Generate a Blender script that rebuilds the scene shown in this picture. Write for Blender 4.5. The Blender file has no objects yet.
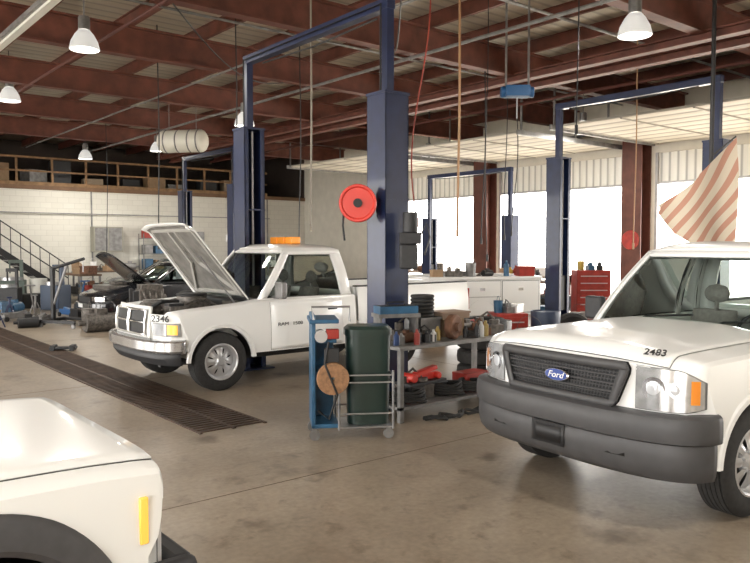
import bpy, bmesh, math, random
from mathutils import Vector, Matrix
from math import sin, cos, pi, radians, sqrt
random.seed(7)
CO,SI=.774,.633
YAW=-39.3
def P(X,Y,z=0): return (CO*X+SI*Y, -SI*X+CO*Y, z)
COL=bpy.context.scene.collection
def lerp(a,b,t): return a+(b-a)*t
def pl(x,tab):
    if x<=tab[0][0]: return tab[0][1]
    for (a,b),(c,d) in zip(tab,tab[1:]):
        if x<=c: return b+(d-b)*(x-a)/(c-a) if c>a else d
    return tab[-1][1]
# ---------------- materials
MC={}
def mat(name,col,rough=.5,metal=0,var=0,scale=5,bump=0,coat=0,emis=0,spec=.5):
    if name in MC: return MC[name]
    m=bpy.data.materials.new(name); m.use_nodes=True; nt=m.node_tree; b=nt.nodes["Principled BSDF"]
    b.inputs["Base Color"].default_value=(*col,1); b.inputs["Roughness"].default_value=rough
    b.inputs["Metallic"].default_value=metal; b.inputs["Coat Weight"].default_value=coat
    b.inputs["Coat Roughness"].default_value=.06
    b.inputs["Specular IOR Level"].default_value=spec
    if emis:
        b.inputs["Emission Color"].default_value=(*col,1); b.inputs["Emission Strength"].default_value=emis
    if var or bump:
        tc=nt.nodes.new("ShaderNodeTexCoord"); no=nt.nodes.new("ShaderNodeTexNoise")
        no.inputs["Scale"].default_value=scale; no.inputs["Detail"].default_value=6
        nt.links.new(tc.outputs["Object"],no.inputs["Vector"])
        if var:
            r=nt.nodes.new("ShaderNodeValToRGB"); r.color_ramp.elements[0].position=.3; r.color_ramp.elements[1].position=.7
            r.color_ramp.elements[0].color=(*[c*(1-var) for c in col],1); r.color_ramp.elements[1].color=(*[min(1,c*(1+var*.5)) for c in col],1)
            nt.links.new(no.outputs["Fac"],r.inputs["Fac"]); nt.links.new(r.outputs["Color"],b.inputs["Base Color"])
        if bump:
            bp=nt.nodes.new("ShaderNodeBump"); bp.inputs["Strength"].default_value=bump
            nt.links.new(no.outputs["Fac"],bp.inputs["Height"]); nt.links.new(bp.outputs["Normal"],b.inputs["Normal"])
    MC[name]=m; return m
def glassmat(name,col,tr):
    if name in MC: return MC[name]
    m=bpy.data.materials.new(name); m.use_nodes=True; nt=m.node_tree
    for n in list(nt.nodes):
        if n.type=='BSDF_PRINCIPLED': nt.nodes.remove(n)
    out=[n for n in nt.nodes if n.type=='OUTPUT_MATERIAL'][0]
    t=nt.nodes.new("ShaderNodeBsdfTransparent"); t.inputs[0].default_value=(*col,1)
    g=nt.nodes.new("ShaderNodeBsdfGlossy"); g.inputs["Roughness"].default_value=.03
    lw=nt.nodes.new("ShaderNodeLayerWeight"); lw.inputs[0].default_value=tr
    mx=nt.nodes.new("ShaderNodeMixShader")
    nt.links.new(lw.outputs["Fresnel"],mx.inputs[0]); nt.links.new(t.outputs[0],mx.inputs[1]); nt.links.new(g.outputs[0],mx.inputs[2])
    nt.links.new(mx.outputs[0],out.inputs[0]); MC[name]=m; return m
WHITE=mat("white_paint",(.86,.86,.84),.28,0,coat=.5)
DARKPL=mat("dark_plastic",(.030,.030,.032),.55,var=.15,scale=20)
GREYPL=mat("grey_plastic",(.058,.057,.059),.5,var=.12,scale=12)
BLACK=mat("black",(.012,.012,.013),.5)
RUBBER=mat("rubber",(.022,.021,.02),.75,var=.4,scale=30,bump=.2)
DUSTY=mat("dusty_tyre",(.30,.17,.095),.85,var=.4,scale=14)
STEEL=mat("steel",(.42,.42,.43),.35,.8,var=.2,scale=10)
SILV=mat("silver",(.55,.55,.56),.32,.6)
CHROME=mat("chrome",(.75,.75,.77),.12,1)
BLUE=mat("lift_blue",(.013,.023,.072),.4,var=.25,scale=6,coat=.2)
RED=mat("red",(.34,.03,.02),.45,var=.3,scale=8)
BRIGHTRED=mat("bright_red",(.70,.045,.03),.35,coat=.3)
BEAM=mat("red_oxide",(.145,.045,.028),.6,var=.4,scale=4)
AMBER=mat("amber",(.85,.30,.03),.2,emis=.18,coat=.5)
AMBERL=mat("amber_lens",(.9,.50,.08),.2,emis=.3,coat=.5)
GLASS=glassmat("glass",(.80,.86,.83),.22)
CLEAR=glassmat("clear_lens",(.95,.95,.95),.3)
SEAT=mat("seat_grey",(.24,.225,.21),.85,var=.2,scale=30)
WOOD=mat("wood",(.45,.28,.14),.65,var=.3,scale=8)
RAILW=mat("rail_wood",(.23,.13,.06),.7,var=.35,scale=6)
CARD=mat("cardboard",(.36,.24,.14),.8,var=.15,scale=8)
GREEN=mat("green_tank",(.017,.036,.03),.35,coat=.3,var=.2)
CARTB=mat("cart_blue",(.03,.11,.21),.4,var=.35,scale=7)
GREYM=mat("grey_metal",(.24,.235,.23),.45,.4,var=.35,scale=7)
TIN=mat("engine_metal",(.16,.145,.13),.5,.5,var=.6,scale=18,bump=.3)
GALV=mat("galvanised",(.45,.45,.45),.45,.5,var=.15)
YEL=mat("yellow",(.50,.34,.06),.5,var=.2)
INK=mat("ink",(.02,.02,.02),.5)
SEAM=mat("seam",(.10,.10,.10),.6)
RUST=mat("rusty_steel",(.20,.10,.06),.7,.3,var=.5,scale=9)
# ---------------- mesh builder
class M:
    def __init__(s): s.v=[];s.f=[];s.m=[]
    def add(s,vs,fs,mi=0):
        o=len(s.v); s.v+=[tuple(v) for v in vs]; s.f+=[tuple(i+o for i in f) for f in fs]; s.m+=[mi]*len(fs); return s
    def box(s,x0,x1,y0,y1,z0,z1,mi=0):
        if x0>x1:x0,x1=x1,x0
        if y0>y1:y0,y1=y1,y0
        if z0>z1:z0,z1=z1,z0
        return s.add([(x0,y0,z0),(x1,y0,z0),(x1,y1,z0),(x0,y1,z0),(x0,y0,z1),(x1,y0,z1),(x1,y1,z1),(x0,y1,z1)],
            [(0,3,2,1),(4,5,6,7),(0,1,5,4),(1,2,6,5),(2,3,7,6),(3,0,4,7)],mi)
    def cb(s,c,d,mi=0,rz=0,ry=0):
        o=len(s.v); s.box(-d[0]/2,d[0]/2,-d[1]/2,d[1]/2,-d[2]/2,d[2]/2,mi)
        R=Matrix.Rotation(rz,3,'Z')@Matrix.Rotation(ry,3,'Y')
        for i in range(o,len(s.v)): s.v[i]=tuple(R@Vector(s.v[i])+Vector(c))
        return s
    def cyl(s,p0,p1,r0,r1=None,n=16,mi=0,cap=True):
        if r1 is None:r1=r0
        p0=Vector(p0);p1=Vector(p1);d=(p1-p0).normalized()
        a=d.orthogonal().normalized();b=d.cross(a)
        vs=[p0+(a*cos(2*pi*k/n)+b*sin(2*pi*k/n))*r0 for k in range(n)]+[p1+(a*cos(2*pi*k/n)+b*sin(2*pi*k/n))*r1 for k in range(n)]
        fs=[(k,(k+1)%n,n+(k+1)%n,n+k) for k in range(n)]
        if cap: fs+=[tuple(range(n))[::-1],tuple(range(n,2*n))]
        return s.add(vs,fs,mi)
    def tube(s,pts,r,n=8,mi=0,closed=False):
        pts=[Vector(p) for p in pts];N=len(pts);vs=[];prev=None
        for i,p in enumerate(pts):
            if closed: d=(pts[(i+1)%N]-pts[i-1])
            else: d=pts[min(i+1,N-1)]-pts[max(i-1,0)]
            d.normalize()
            a=d.orthogonal().normalized() if prev is None else (prev-d*prev.dot(d)).normalized()
            prev=a;b=d.cross(a)
            vs+=[p+(a*cos(2*pi*k/n)+b*sin(2*pi*k/n))*r for k in range(n)]
        fs=[]
        for i in range(N if closed else N-1):
            j=(i+1)%N
            fs+=[(i*n+k,i*n+(k+1)%n,j*n+(k+1)%n,j*n+k) for k in range(n)]
        if not closed: fs+=[tuple(range(n))[::-1],tuple(range((N-1)*n,N*n))]
        return s.add(vs,fs,mi)
    def grid(s,f,nu,nv,mi=0,u0=0,u1=1,v0=0,v1=1):
        vs=[f(lerp(u0,u1,i/nu),lerp(v0,v1,j/nv)) for i in range(nu+1) for j in range(nv+1)]
        fs=[(i*(nv+1)+j,(i+1)*(nv+1)+j,(i+1)*(nv+1)+j+1,i*(nv+1)+j+1) for i in range(nu) for j in range(nv)]
        return s.add(vs,fs,mi)
    def lathe(s,prof,c=(0,0,0),axis='Z',n=32,mi=0,a0=0,a1=2*pi):
        full=abs(a1-a0-2*pi)<1e-6; k=n if full else n+1; vs=[]
        for i in range(k):
            t=lerp(a0,a1,i/n)
            for r,h in prof:
                if axis=='Z': q=(r*cos(t),r*sin(t),h)
                elif axis=='Y': q=(r*cos(t),h,r*sin(t))
                else: q=(h,r*cos(t),r*sin(t))
                vs.append((q[0]+c[0],q[1]+c[1],q[2]+c[2]))
        L=len(prof);fs=[]
        for i in range(n):
            j=(i+1)%k
            fs+=[(i*L+q,j*L+q,j*L+q+1,i*L+q+1) for q in range(L-1)]
        return s.add(vs,fs,mi)
    def prism(s,pts,axis,a0,a1,mi=0):
        n=len(pts)
        def mk(p,h): return {'Y':(p[0],h,p[1]),'X':(h,p[0],p[1]),'Z':(p[0],p[1],h)}[axis]
        vs=[mk(p,a0) for p in pts]+[mk(p,a1) for p in pts]
        fs=[(k,(k+1)%n,n+(k+1)%n,n+k) for k in range(n)]+[tuple(range(n))[::-1],tuple(range(n,2*n))]
        return s.add(vs,fs,mi)
    def build(s,name,mats,parent=None,loc=(0,0,0),rot=(0,0,0),bevel=0,solid=0,ang=35,label=None,sub=0,fix=True):
        me=bpy.data.meshes.new(name); me.from_pydata(s.v,[],s.f)
        if not isinstance(mats,(list,tuple)): mats=[mats]
        for m in mats: me.materials.append(m)
        for p,mi in zip(me.polygons,s.m): p.material_index=min(mi,len(mats)-1)
        if fix:
            bm=bmesh.new();bm.from_mesh(me);bmesh.ops.recalc_face_normals(bm,faces=bm.faces);bm.to_mesh(me);bm.free()
        for p in me.polygons: p.use_smooth=True
        me.update(); me.set_sharp_from_angle(angle=radians(ang))
        o=bpy.data.objects.new(name,me); COL.objects.link(o); o.location=loc; o.rotation_euler=rot
        if parent: o.parent=parent
        if solid:
            q=o.modifiers.new("s",'SOLIDIFY'); q.thickness=solid; q.offset=0
        if bevel:
            q=o.modifiers.new("b",'BEVEL'); q.width=bevel; q.segments=2; q.limit_method='ANGLE'
        if label: o["label"]=label
        return o
def tag(o,label,cat,group=None):
    o["label"]=label;o["category"]=cat
    if group:o["group"]=group
    return o
def top(name,label,cat,loc,rz=0,group=None):
    o=bpy.data.objects.new(name,None); COL.objects.link(o); o.location=loc; o.rotation_euler=(0,0,radians(rz)); o.empty_display_size=.1
    return tag(o,label,cat,group)
def thing(m,name,mats,label,cat,loc,rz=0,group=None,**k):
    o=m.build(name,mats,None,loc,(0,0,radians(rz)),**k); return tag(o,label,cat,group)
def struct(m,name,mats,**k):
    o=m.build(name,mats,**k); o["kind"]="structure"; return o
def text(s,parent,loc,rot,size,m,name="lettering",shear=0,ext=.002,sx=1,off=0):
    c=bpy.data.curves.new(name,'FONT'); c.body=s; c.size=size; c.extrude=ext; c.align_x='CENTER'; c.align_y='CENTER'; c.shear=shear; c.offset=off
    o=bpy.data.objects.new("t",c); COL.objects.link(o)
    dg=bpy.context.evaluated_depsgraph_get(); me=bpy.data.meshes.new_from_object(o.evaluated_get(dg))
    bpy.data.objects.remove(o); me.materials.clear(); me.materials.append(m)
    n=bpy.data.objects.new(name,me); COL.objects.link(n); n.parent=parent; n.location=loc; n.rotation_euler=[radians(a) for a in rot]; n.scale=(sx,1,1)
    return n
# ---------------- vehicles
def nosef(V,y):
    k=min(1,abs(y)/V['W']); return V['Xc']+V['D']*(max(0,1-k**V['n']))**(1/V['n'])
def section(V,x,t=None):
    W=V['W'];zs=pl(x,V['zs']);b=V['zb']
    if t is None:
        for xw in V['wheels']:
            d=x-xw
            if abs(d)<V['AR']: b=max(b,V['R']+sqrt(V['AR']**2-d*d))
    else: b=V.get('zbn',b)
    def sy(z):
        return W-.16*max(0,z-.72)**1.6-.35*max(0,.62-z)**2
    pts=[(0,b),(.72*W,b),(.86*W,b)]
    for q in (0,.05,.12,.22,.35,.5,.65,.8,.9,1): z=b+(zs-b)*q; pts.append((sy(z),z))
    ys=sy(zs)
    mode=V['top'](x)
    if mode=='hood':
        zh=pl(x,V['zh'])
        e=zs+V.get('edge',.025)
        for k in (.975,.93,.85,.7,.5,.25,0): pts.append((ys*k, zh-(zh-e)*(k/.975)**V.get('he',4)))
    elif mode=='pit':
        zb2=zs+.03
        pts+=[(ys*.985,zb2-.01),(ys*.96,zb2),(ys-.10,zb2),(ys-.12,zb2-.02),(ys-.13,.62),(.4,.6),(0,.6)]
    elif mode=='bay':
        pts+=[(ys*.985,zs+.025),(ys*.95,zs+.04),(ys-.17,zs+.045),(ys-.19,zs+.02),(ys-.2,.66),(.4,.64),(0,.64)]
    return pts,sy
def stations(V):
    xs=set()
    x=V['xr']
    while x<V['Xb']: xs.add(round(x,3)); x+=.12
    for xw in V['wheels']:
        for k in range(19): xs.add(round(xw+V['AR']*cos(pi*k/18)*.9999,4))
    for b in V.get('brk',[]): xs.add(b);xs.add(round(b-.004,4))
    xs=sorted(a for a in xs if V['xr']<=a<V['Xb'])
    return xs+[V['Xb']]
def ndrop(V,t): 
    n0=V.get('nt',.8); return -V.get('nr',.035)*max(0,(t-n0)/(1-n0))**2
def vbody(V,par,mt,name="body"):
    m=M();rings=[]
    for x in stations(V):
        p,_=section(V,x); rings.append([(x,y,z) for y,z in p])
    X0=nosef(V,0)
    for t in (.15,.3,.45,.6,.7,.78,.86,.92,.96,.985,1):
        xx=lerp(V['Xb'],X0,t); p,_=section(V,xx,t); r=[]
        for i,(y,z) in enumerate(p):
            k=max(0,min(1,(z-V['zroundfrom']+.06)/.06))
            r.append((lerp(V['Xb'],nosef(V,y),t),y,z+ndrop(V,t)*k))
        rings.append(r)
    n=len(rings[0]);vs=[];fs=[]
    for r in rings:
        vs+=r+[(x,-y,z) for x,y,z in r[1:-1][::-1]]
    L=2*n-2
    for i in range(len(rings)-1):
        fs+=[(i*L+k,(i+1)*L+k,(i+1)*L+(k+1)%L,i*L+(k+1)%L) for k in range(L)]
    m.add(vs,fs)
    for r,nose in ((rings[0],False),(rings[-1],True)):
        nu=20 if nose else 2; vs=[]
        for (x,y,z) in r:
            for k in range(nu+1):
                yy=y*(2*k/nu-1); vs.append((nosef(V,yy) if nose else x,yy,z))
        fs=[(i*(nu+1)+k,i*(nu+1)+k+1,(i+1)*(nu+1)+k+1,(i+1)*(nu+1)+k) for i in range(n-1) for k in range(nu)]
        m.add(vs,fs)
    return m.build(name,mt,par,ang=28)
def wheel(par,x,y,R,w,style,rm,tm=None):
    s=1 if y>0 else -1
    m=M();h=w/2
    pr=[(R*.60,-h+.03),(R*.64,-h+.005),(R*.80,-h),(R*.93,-h+.012),(R*.985,-h+.03)]
    k=5
    for i in range(k):
        a=lerp(-h+.035,h-.035,i/k);b=lerp(-h+.035,h-.035,(i+.8)/k)
        pr+=[(R,a),(R,b),(R-.012,b+.001),(R-.012,lerp(-h+.035,h-.035,(i+1)/k)-.001)]
    pr+=[(R*.985,h-.03),(R*.93,h-.012),(R*.80,h),(R*.64,h-.005),(R*.60,h-.03),(R*.60,-h+.03)]
    m.lathe(pr,axis='Y',n=48)
    o=m.build("wheel",tm or RUBBER,par,(x,y,R))
    q=M();e=h*.95*s;di=.05*s
    q.lathe([(R*.63,e),(R*.60,e+.004*s),(R*.56,e-.01*s),(R*.54,e-di),(R*.52,e-di*1.3)],axis='Y',n=40)
    q.lathe([(R*.60,-e),(R*.53,-e),(R*.53,e-di*1.3)],axis='Y',n=40)
    q.lathe([(.001,e-di*2.2),(R*.54,e-di*2.2)],axis='Y',n=32,mi=1)
    ns,wd=(7,.70) if style=='alloy' else (8,.94)
    for i in range(ns):
        a0=2*pi*i/ns; dw=wd*pi/ns
        def f(u,v,a0=a0,dw=dw):
            r=lerp(R*.17,R*.545,v); ww=dw*(1.25-.35*sin(pi*min(1,v*1.1)) ) if style=='alloy' else dw*(1.35-.5*sin(pi*v))
            a=a0+(u*2-1)*ww; hh=e-di*(1.1-.35*cos(pi*v*1.0))+ (0 if abs(u-.5)<.3 else -.006*s)
            return (r*cos(a),hh,r*sin(a))
        q.grid(f,6,8)
    q.lathe([(.001,e-di*.2),(R*.12,e-di*.25),(R*.15,e-di*.5),(R*.2,e-di*.8),(R*.22,e-di*1.5)],axis='Y',n=24)
    for i in range(7):
        a=2*pi*i/7+.3; q.cyl((R*.19*cos(a),e-di,R*.19*sin(a)),(R*.19*cos(a),e-di*.35,R*.19*sin(a)),.011,n=6,mi=0)
    q.build("rim",[rm,BLACK],o)
    return o
def sidept(C,x,v):
    y=lerp(C['WB'],C['WR'],v)+.035*sin(pi*v)*1.0
    return (x,y,lerp(C['zb'],C['zr'],v))
def cabin(par,C,paint,glass=GLASS,interior=True):
    xf=lambda v: lerp(C['xfb'],C['xft'],v)
    xr=lambda v: lerp(C['xrb'],C['xrt'],v)
    m=M()
    for s in (1,-1):
        def S(x,v,s=s,o=0):
            p=sidept(C,x,v); return (p[0],s*(p[1]+o),p[2])
        m.grid(lambda u,v:S(xf(v)+.02-.09*u,v),2,8)
        m.grid(lambda u,v:S(xr(v)+C.get('cw',.16)*(1-u),v),2,8)
        for bx in C.get('B',[]): m.grid(lambda u,v:S(bx+.04-.08*u,v),2,8)
        m.grid(lambda u,v:S(lerp(xf(v)+.02,xr(v),u),v),12,2,v0=.90)
        m.grid(lambda u,v:S(lerp(xf(v)+.02,xr(v),u),v),12,1,v0=-.03,v1=.03)
    sw=C.get('sweep',.16)
    WS=lambda u,v,ins=0:(lerp(C['xfb']+sw,C['xft']+sw*.55,v)-lerp(sw,sw*.55,v)*u*u, u*(sidept(C,0,v)[1]-.005), lerp(C['zb'],C['zr'],v)+.0)
    m.grid(lambda u,v:WS(u,v),16,1,u0=-1,u1=1,v0=.93,v1=1)
    for a,b in ((-1,-.945),(.945,1)): m.grid(lambda u,v:WS(u,v),1,8,u0=a,u1=b)
    RW=lambda u,v:(xr(v)-.04*(1-u*u), u*(sidept(C,0,v)[1]-.005), lerp(C['zb'],C['zr'],v))
    m.grid(RW,10,1,u0=-1,u1=1,v0=.86,v1=1)
    for a,b in ((-1,-.82),(.82,1)): m.grid(RW,1,8,u0=a,u1=b)
    m.grid(RW,10,1,u0=-1,u1=1,v0=-.05,v1=.1)
    m.build("cab_frame",paint,par,solid=.035)
    r=M()
    def rf(u,v):
        y=u*(C['WR']+.015); x0=C['xft']+sw*.55*(1-u*u)+.01; x1=C['xrt']-.04*(1-u*u)
        x=lerp(x0,x1,v); e=(1-abs(u)**4)*(1-abs(2*v-1)**6)
        return (x,y,C['zr']+C.get('crown',.06)*e+.01-.025*(abs(u)**10))
    r.grid(rf,20,20,u0=-1,u1=1); r.build("roof",paint,par,solid=.03,ang=60)
    g=M().grid(WS,14,6,u0=-.95,u1=.95,v0=.01,v1=.94); g.build("windshield",glass,par)
    g=M().grid(WS,14,1,u0=-.97,u1=.97,v0=-.02,v1=.025); g.build("windshield_seal",BLACK,par,loc=(.004,0,.002))
    g=M().grid(RW,8,4,u0=-.83,u1=.83,v0=.1,v1=.87); g.build("rear_window",glass,par)
    xb=[None]+C.get('B',[])+[None]
    for s in (1,-1):
        for i in range(len(xb)-1):
            def f(u,v):
                a=xf(v)-.06 if xb[i] is None else xb[i]-.035
                b=xr(v)+C.get('cw',.16)-.01 if xb[i+1] is None else xb[i+1]+.035
                p=sidept(C,lerp(a,b,u),v); return (p[0],s*(p[1]-.006),p[2])
            M().grid(f,6,6,v0=.02,v1=.91).build("side_window",glass,par)
            M().tube([f(0,.03),f(0,.5),f(0,.9),f(.5,.9),f(1,.9),f(1,.5),f(1,.03),f(.5,.03)],.011,n=4,closed=True).build("window_seal",BLACK,par)
    if interior:
        for s in (1,-1):
            x=C['xfb']-1.0; st=M()
            st.grid(lambda u,v:(x-.12*v+.09*cos(2*pi*u),s*.38+.25*sin(2*pi*u)*(1-.12*v**4),.62+.62*v),20,6)
            st.cyl((x-.14,s*.38,1.2),(x-.15,s*.38,1.34),.02)
            st.grid(lambda u,v:(x-.15+.055*sin(pi*v)*cos(2*pi*u),s*.38+.13*(sin(pi*v)**.4)*sin(2*pi*u),1.30+.19*v),16,8)
            st.box(x-.05,x+.42,s*.38-.24,s*.38+.24,.55,.72)
            st.build("seat",SEAT,par,bevel=.01)
        d=M().prism([(C['xfb']+.05,C['zb']-.01),(C['xfb']-.28,C['zb']-.02),(C['xfb']-.36,C['zb']-.12),(C['xfb']-.3,C['zb']-.4),(C['xfb']+.05,C['zb']-.4)],'Y',-C['WB']+.08,C['WB']-.08)
        d.build("dashboard",DARKPL,par,bevel=.02)
        sw_=M(); cx,cz=C['xfb']-.48,C['zb']-.02
        sw_.tube([(cx-.09*sin(a),.38+.19*cos(a),cz+.16*sin(a)) for a in [2*pi*k/24 for k in range(24)]],.014,closed=True)
        sw_.cyl((cx+.15,.38,cz-.06),(cx,.38,cz),.03); sw_.cb((cx,.38,cz),(.03,.36,.05)); sw_.build("steering_wheel",BLACK,par)
def bumper(par,V,prof,mt,off=.0,W=None,D=None,name="front_bumper",n=56,umax=1.0,label=None,ang=25):
    W=W or V['W'];Xc=V['Xc'];D=D or V['D'];nn=V['n']
    def f(u,v):
        ph=u*pi/2*umax; e=2/nn
        y=W*(abs(sin(ph))**e)*(1 if ph>=0 else -1); x=Xc+D*(abs(cos(ph))**e)
        k=v*(len(prof)-1);i=min(int(k+1e-6),len(prof)-2);t=k-i
        dx=lerp(prof[i][0],prof[i+1][0],t);z=lerp(prof[i][1],prof[i+1][1],t)
        s=cos(ph)**.5 if cos(ph)>0 else 0
        return (x+dx*max(.0,s), y+dx*.4*sin(ph), z)
    return M().grid(f,n,(len(prof)-1)*1,u0=-1,u1=1).build(name,mt,par,solid=.012,ang=ang,label=label)
def facepatch(V,par,name,mt,y0,y1,zlo,zhi,off=.01,nu=12,nv=6,solid=0,label=None,rake=0):
    def f(u,v):
        y=lerp(y0,y1,u); a=zlo(y);b=zhi(y); z=lerp(a,b,v)
        return (nosef(V,y)+off-rake*max(0,z-.9),y,z)
    return M().grid(f,nu,nv).build(name,mt,par,solid=solid,label=label)
def door(par,V,x0,x1,z0,z1,paint,handle=DARKPL):
    for s in (1,-1):
        def f(u,v):
            x=lerp(x0,x1,u);z=lerp(z0,z1,v)
            y=V['W']-.16*max(0,z-.72)**1.6-.35*max(0,.62-z)**2
            return (x,s*(y+.004),z)
        M().grid(lambda u,v:(lerp(x0+.004,x1-.004,u),f(u,v)[1]-s*.003,lerp(z0-.004,z1,v)),4,12).build("door_seam",SEAM,par)
        d=M().grid(f,4,12).build("door",paint,par,solid=.006)
        M().cb((x1+.17,s*(V['W']-.01),z1-.13),(.16,.03,.035)).build("handle",handle,d,bevel=.01)
def mirror(par,x,y,z,mt):
    s=1 if y>0 else -1
    m=M().cb((0,s*.13,.10),(.09,.19,.22)); m.cb((0,0,0),(.05,.18,.04))
    o=m.build("side_mirror",mt,par,(x,y,z),bevel=.025)
    M().cb((-.047,s*.13,.10),(.004,.15,.18)).build("mirror_glass",CHROME,o)
def chassis(par,x0,x1,w=.62,z0=.3,z1=.62):
    m=M().box(x0,x1,-w,w,z0+.1,z1).box(x0,x1,-.45,-.36,z0,z0+.15).box(x0,x1,.36,.45,z0,z0+.15)
    m.build("chassis",BLACK,par)
def bed(par,V,x0,x1,zt,paint):
    W=V['W'];m=M();t=.06
    def zb(x):
        b=V['zb']
        for xw in V['wheels']:
            d=x-xw
            if abs(d)<V['AR']: b=max(b,V['R']+sqrt(V['AR']**2-d*d))
        return b
    xs=[x0,x1]+[xw+V['AR']*cos(pi*k/18)*.9999 for xw in V['wheels'] for k in range(19)]
    xs=sorted(x for x in xs if x0<=x<=x1)
    for s in (1,-1):
        n=len(xs);vs=[];fs=[]
        for x in xs:
            b=zb(x)
            for q in range(7):
                z=lerp(b,zt,q/6);vs.append((x,s*(W-.25*max(0,z-.8)**2),z))
            vs+=[(x,s*(W-.14),zt+.0),(x,s*(W-.14),max(.75,b))]
        for i in range(n-1): fs+=[(i*9+k,(i+1)*9+k,(i+1)*9+k+1,i*9+k+1) for k in range(8)]
        m.add(vs,fs)
    m.box(x0,x0+.05,-W+.1,W-.1,.6,zt); m.box(x1-.05,x1,-W+.1,W-.1,.6,zt); m.box(x0,x1,-W+.12,W-.12,.68,.72)
    m.build("truck_bed",paint,par)
    for s in (1,-1): M().box(x0,x1,s*(W-.15),s*(W-.045),zt,zt+.02).build("bed_rail",DARKPL,par,bevel=.005)

def pickup(kind,loc,rz,label):
    ford=kind=='A'
    if ford:
        V=dict(W=1.0,Xc=.46,Xb=.455,D=.37,n=2.9,R=.385,AR=.455,zb=.42,zbn=.5,wheels=[0,-3.2],xr=-2.4,
          zs=[(-2.4,1.10),(-.6,1.11),(.5,1.09),(.83,1.08)],zh=[(-.6,1.225),(.3,1.21),(.7,1.185),(.83,1.168)],
          top=lambda x:'pit' if x<-.6 else 'hood',brk=[-.6],he=3.2,zroundfrom=1.075,nr=.075,nt=.55)
        C=dict(xfb=-.66,xft=-1.22,xrb=-2.36,xrt=-2.22,WB=.90,WR=.70,zb=1.15,zr=1.80,sweep=.24,B=[-1.95],crown=.07,cw=.1)
    else:
        V=dict(W=.98,Xc=.46,Xb=.455,D=.32,n=2.6,R=.375,AR=.45,zb=.45,zbn=.55,wheels=[0,-3.02],xr=-2.15,
          zs=[(-2.15,1.12),(-.62,1.10),(-.3,1.06),(.3,1.02),(.78,.985)],zh=[(-.6,1.2),(.8,1.1)],
          top=lambda x:'pit' if x<-.62 else 'bay',brk=[-.62],zroundfrom=.95,nr=.03)
        C=dict(xfb=-.62,xft=-1.12,xrb=-2.12,xrt=-2.02,WB=.88,WR=.70,zb=1.13,zr=1.79,sweep=.2,B=[],crown=.06,cw=.18)
    T=top("pickup_truck",label,"pickup truck",loc,rz)
    vbody(V,T,WHITE); chassis(T,-5.0 if ford else -4.2,.6)
    cabin(T,C,WHITE)
    x1=V['xr']-.04;x0=(-5.05 if ford else -4.5)
    bed(T,V,x0,x1,1.25,WHITE)
    for xw in V['wheels']:
        for s in (1,-1): wheel(T,xw,s*(V['W']-.14),V['R'],.24,'alloy' if ford else 'steel',SILV)
    for xw in V['wheels']:
        for s in (1,-1):
            M().lathe([(V['AR']-.01,s*(V['W']-.05)),(V['AR']-.012,s*(V['W']+.006)),(V['AR']+.03,s*(V['W']+.010)),(V['AR']+.045,s*(V['W']-.004))],
              c=(xw,0,V['R']),axis='Y',n=28,a0=.06,a1=pi-.06).build("wheel_arch_lip",WHITE,T)
            M().lathe([(V['AR']-.003,s*.55),(V['AR']-.003,s*(V['W']-.02))],c=(xw,0,V['R']),axis='Y',n=24,a0=.02,a1=pi-.02).build("wheel_well",BLACK,T)
    door(T,V,(-.80 if ford else -.72),(-1.93 if ford else -1.9),.47,1.10,WHITE,DARKPL)
    for s in (1,-1): mirror(T,(-.86 if ford else -.82),s*.93,1.16,DARKPL if ford else GREYM)
    M().box(x0-.12,x0-.02,-.9,.9,.5,.68).build("rear_bumper",GREYM,T,bevel=.02)
    for s in (1,-1): M().box(x0-.03,x0-.005,s*.82,s*.97,.8,1.15).build("tail_light",RED,T,bevel=.01)
    M().box(x0-.012,x0,-.78,.78,.72,1.2).build("tailgate",WHITE,T,bevel=.005)
    return T,V,C
# ======= near pickup
fx,fy,_=P(2.03,5.77)
T,V,C=pickup('A',(fx,fy,0),175.5,"white pickup truck with dark grey bumper and grille, hood number 2483")
FORD=T
def hoodz(x,y):
    zh=pl(x,V['zh']);e=pl(x,V['zs'])+.025; ys=V['W']-.035
    k=min(1,abs(y)/ys); return zh-(zh-e)*(k/.975)**3.2
def hf(u,v,wy=.80,dm=1,ex=.007):
    y=u*wy; x1=nosef(V,y)-.012; x=lerp(-.585,x1,v)
    xx=x if x<.455 else lerp(.455,nosef(V,0),(x-.455)/(nosef(V,y)-.455))
    t=max(0,(xx-.455)/(nosef(V,0)-.455)); dz=ndrop(V,t)
    dome=.012*(1/(1+math.exp((abs(u)-.62)*30)))*min(1,(1-v)*4+.1)*dm
    return (x,y,hoodz(xx,y)+dz+ex+dome)
M().grid(hf,32,44,u0=-1,u1=1).build("hood",WHITE,T,solid=.006,ang=60)
M().grid(lambda u,v:hf(u,lerp(-.01,1.002,v),.804,0,.004),32,44,u0=-1,u1=1).build("hood_seam",SEAM,T,ang=60)
p=hf(.86,.955); text("2483",T,(p[0]+.014,p[1],p[2]+.020),(42,0,104),.075,INK,sx=1.0,off=.0008)
M().box(-.66,-.56,-.8,.8,1.145,1.175).build("cowl",DARKPL,T,bevel=.01)
for s in (-.45,.25):
    M().tube([(-.6,s,1.19),(-.66,s+.1,1.245),(-.72,s+.5,1.28)],.009).build("wiper",BLACK,T)
GZ0,GZ1=.775,1.09
def gw(z):
    t=(z-GZ0)/(GZ1-GZ0); return .475+.10*min(1,t*1.25)-.025*(max(0,t-.8)/.2)**2-.02*(max(0,.15-t)/.15)**2
def gf(u,v,off=.02,z0=GZ0,z1=GZ1):
    z=lerp(z0,z1,v); w=gw(z); y=u*w; return (nosef(V,y)+off-.03*max(0,z-.95),y,z)
M().grid(lambda u,v:gf(u,v,.010),24,8,u0=-1,u1=1).build("grille_backing",BLACK,T)
fr=M()
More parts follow.
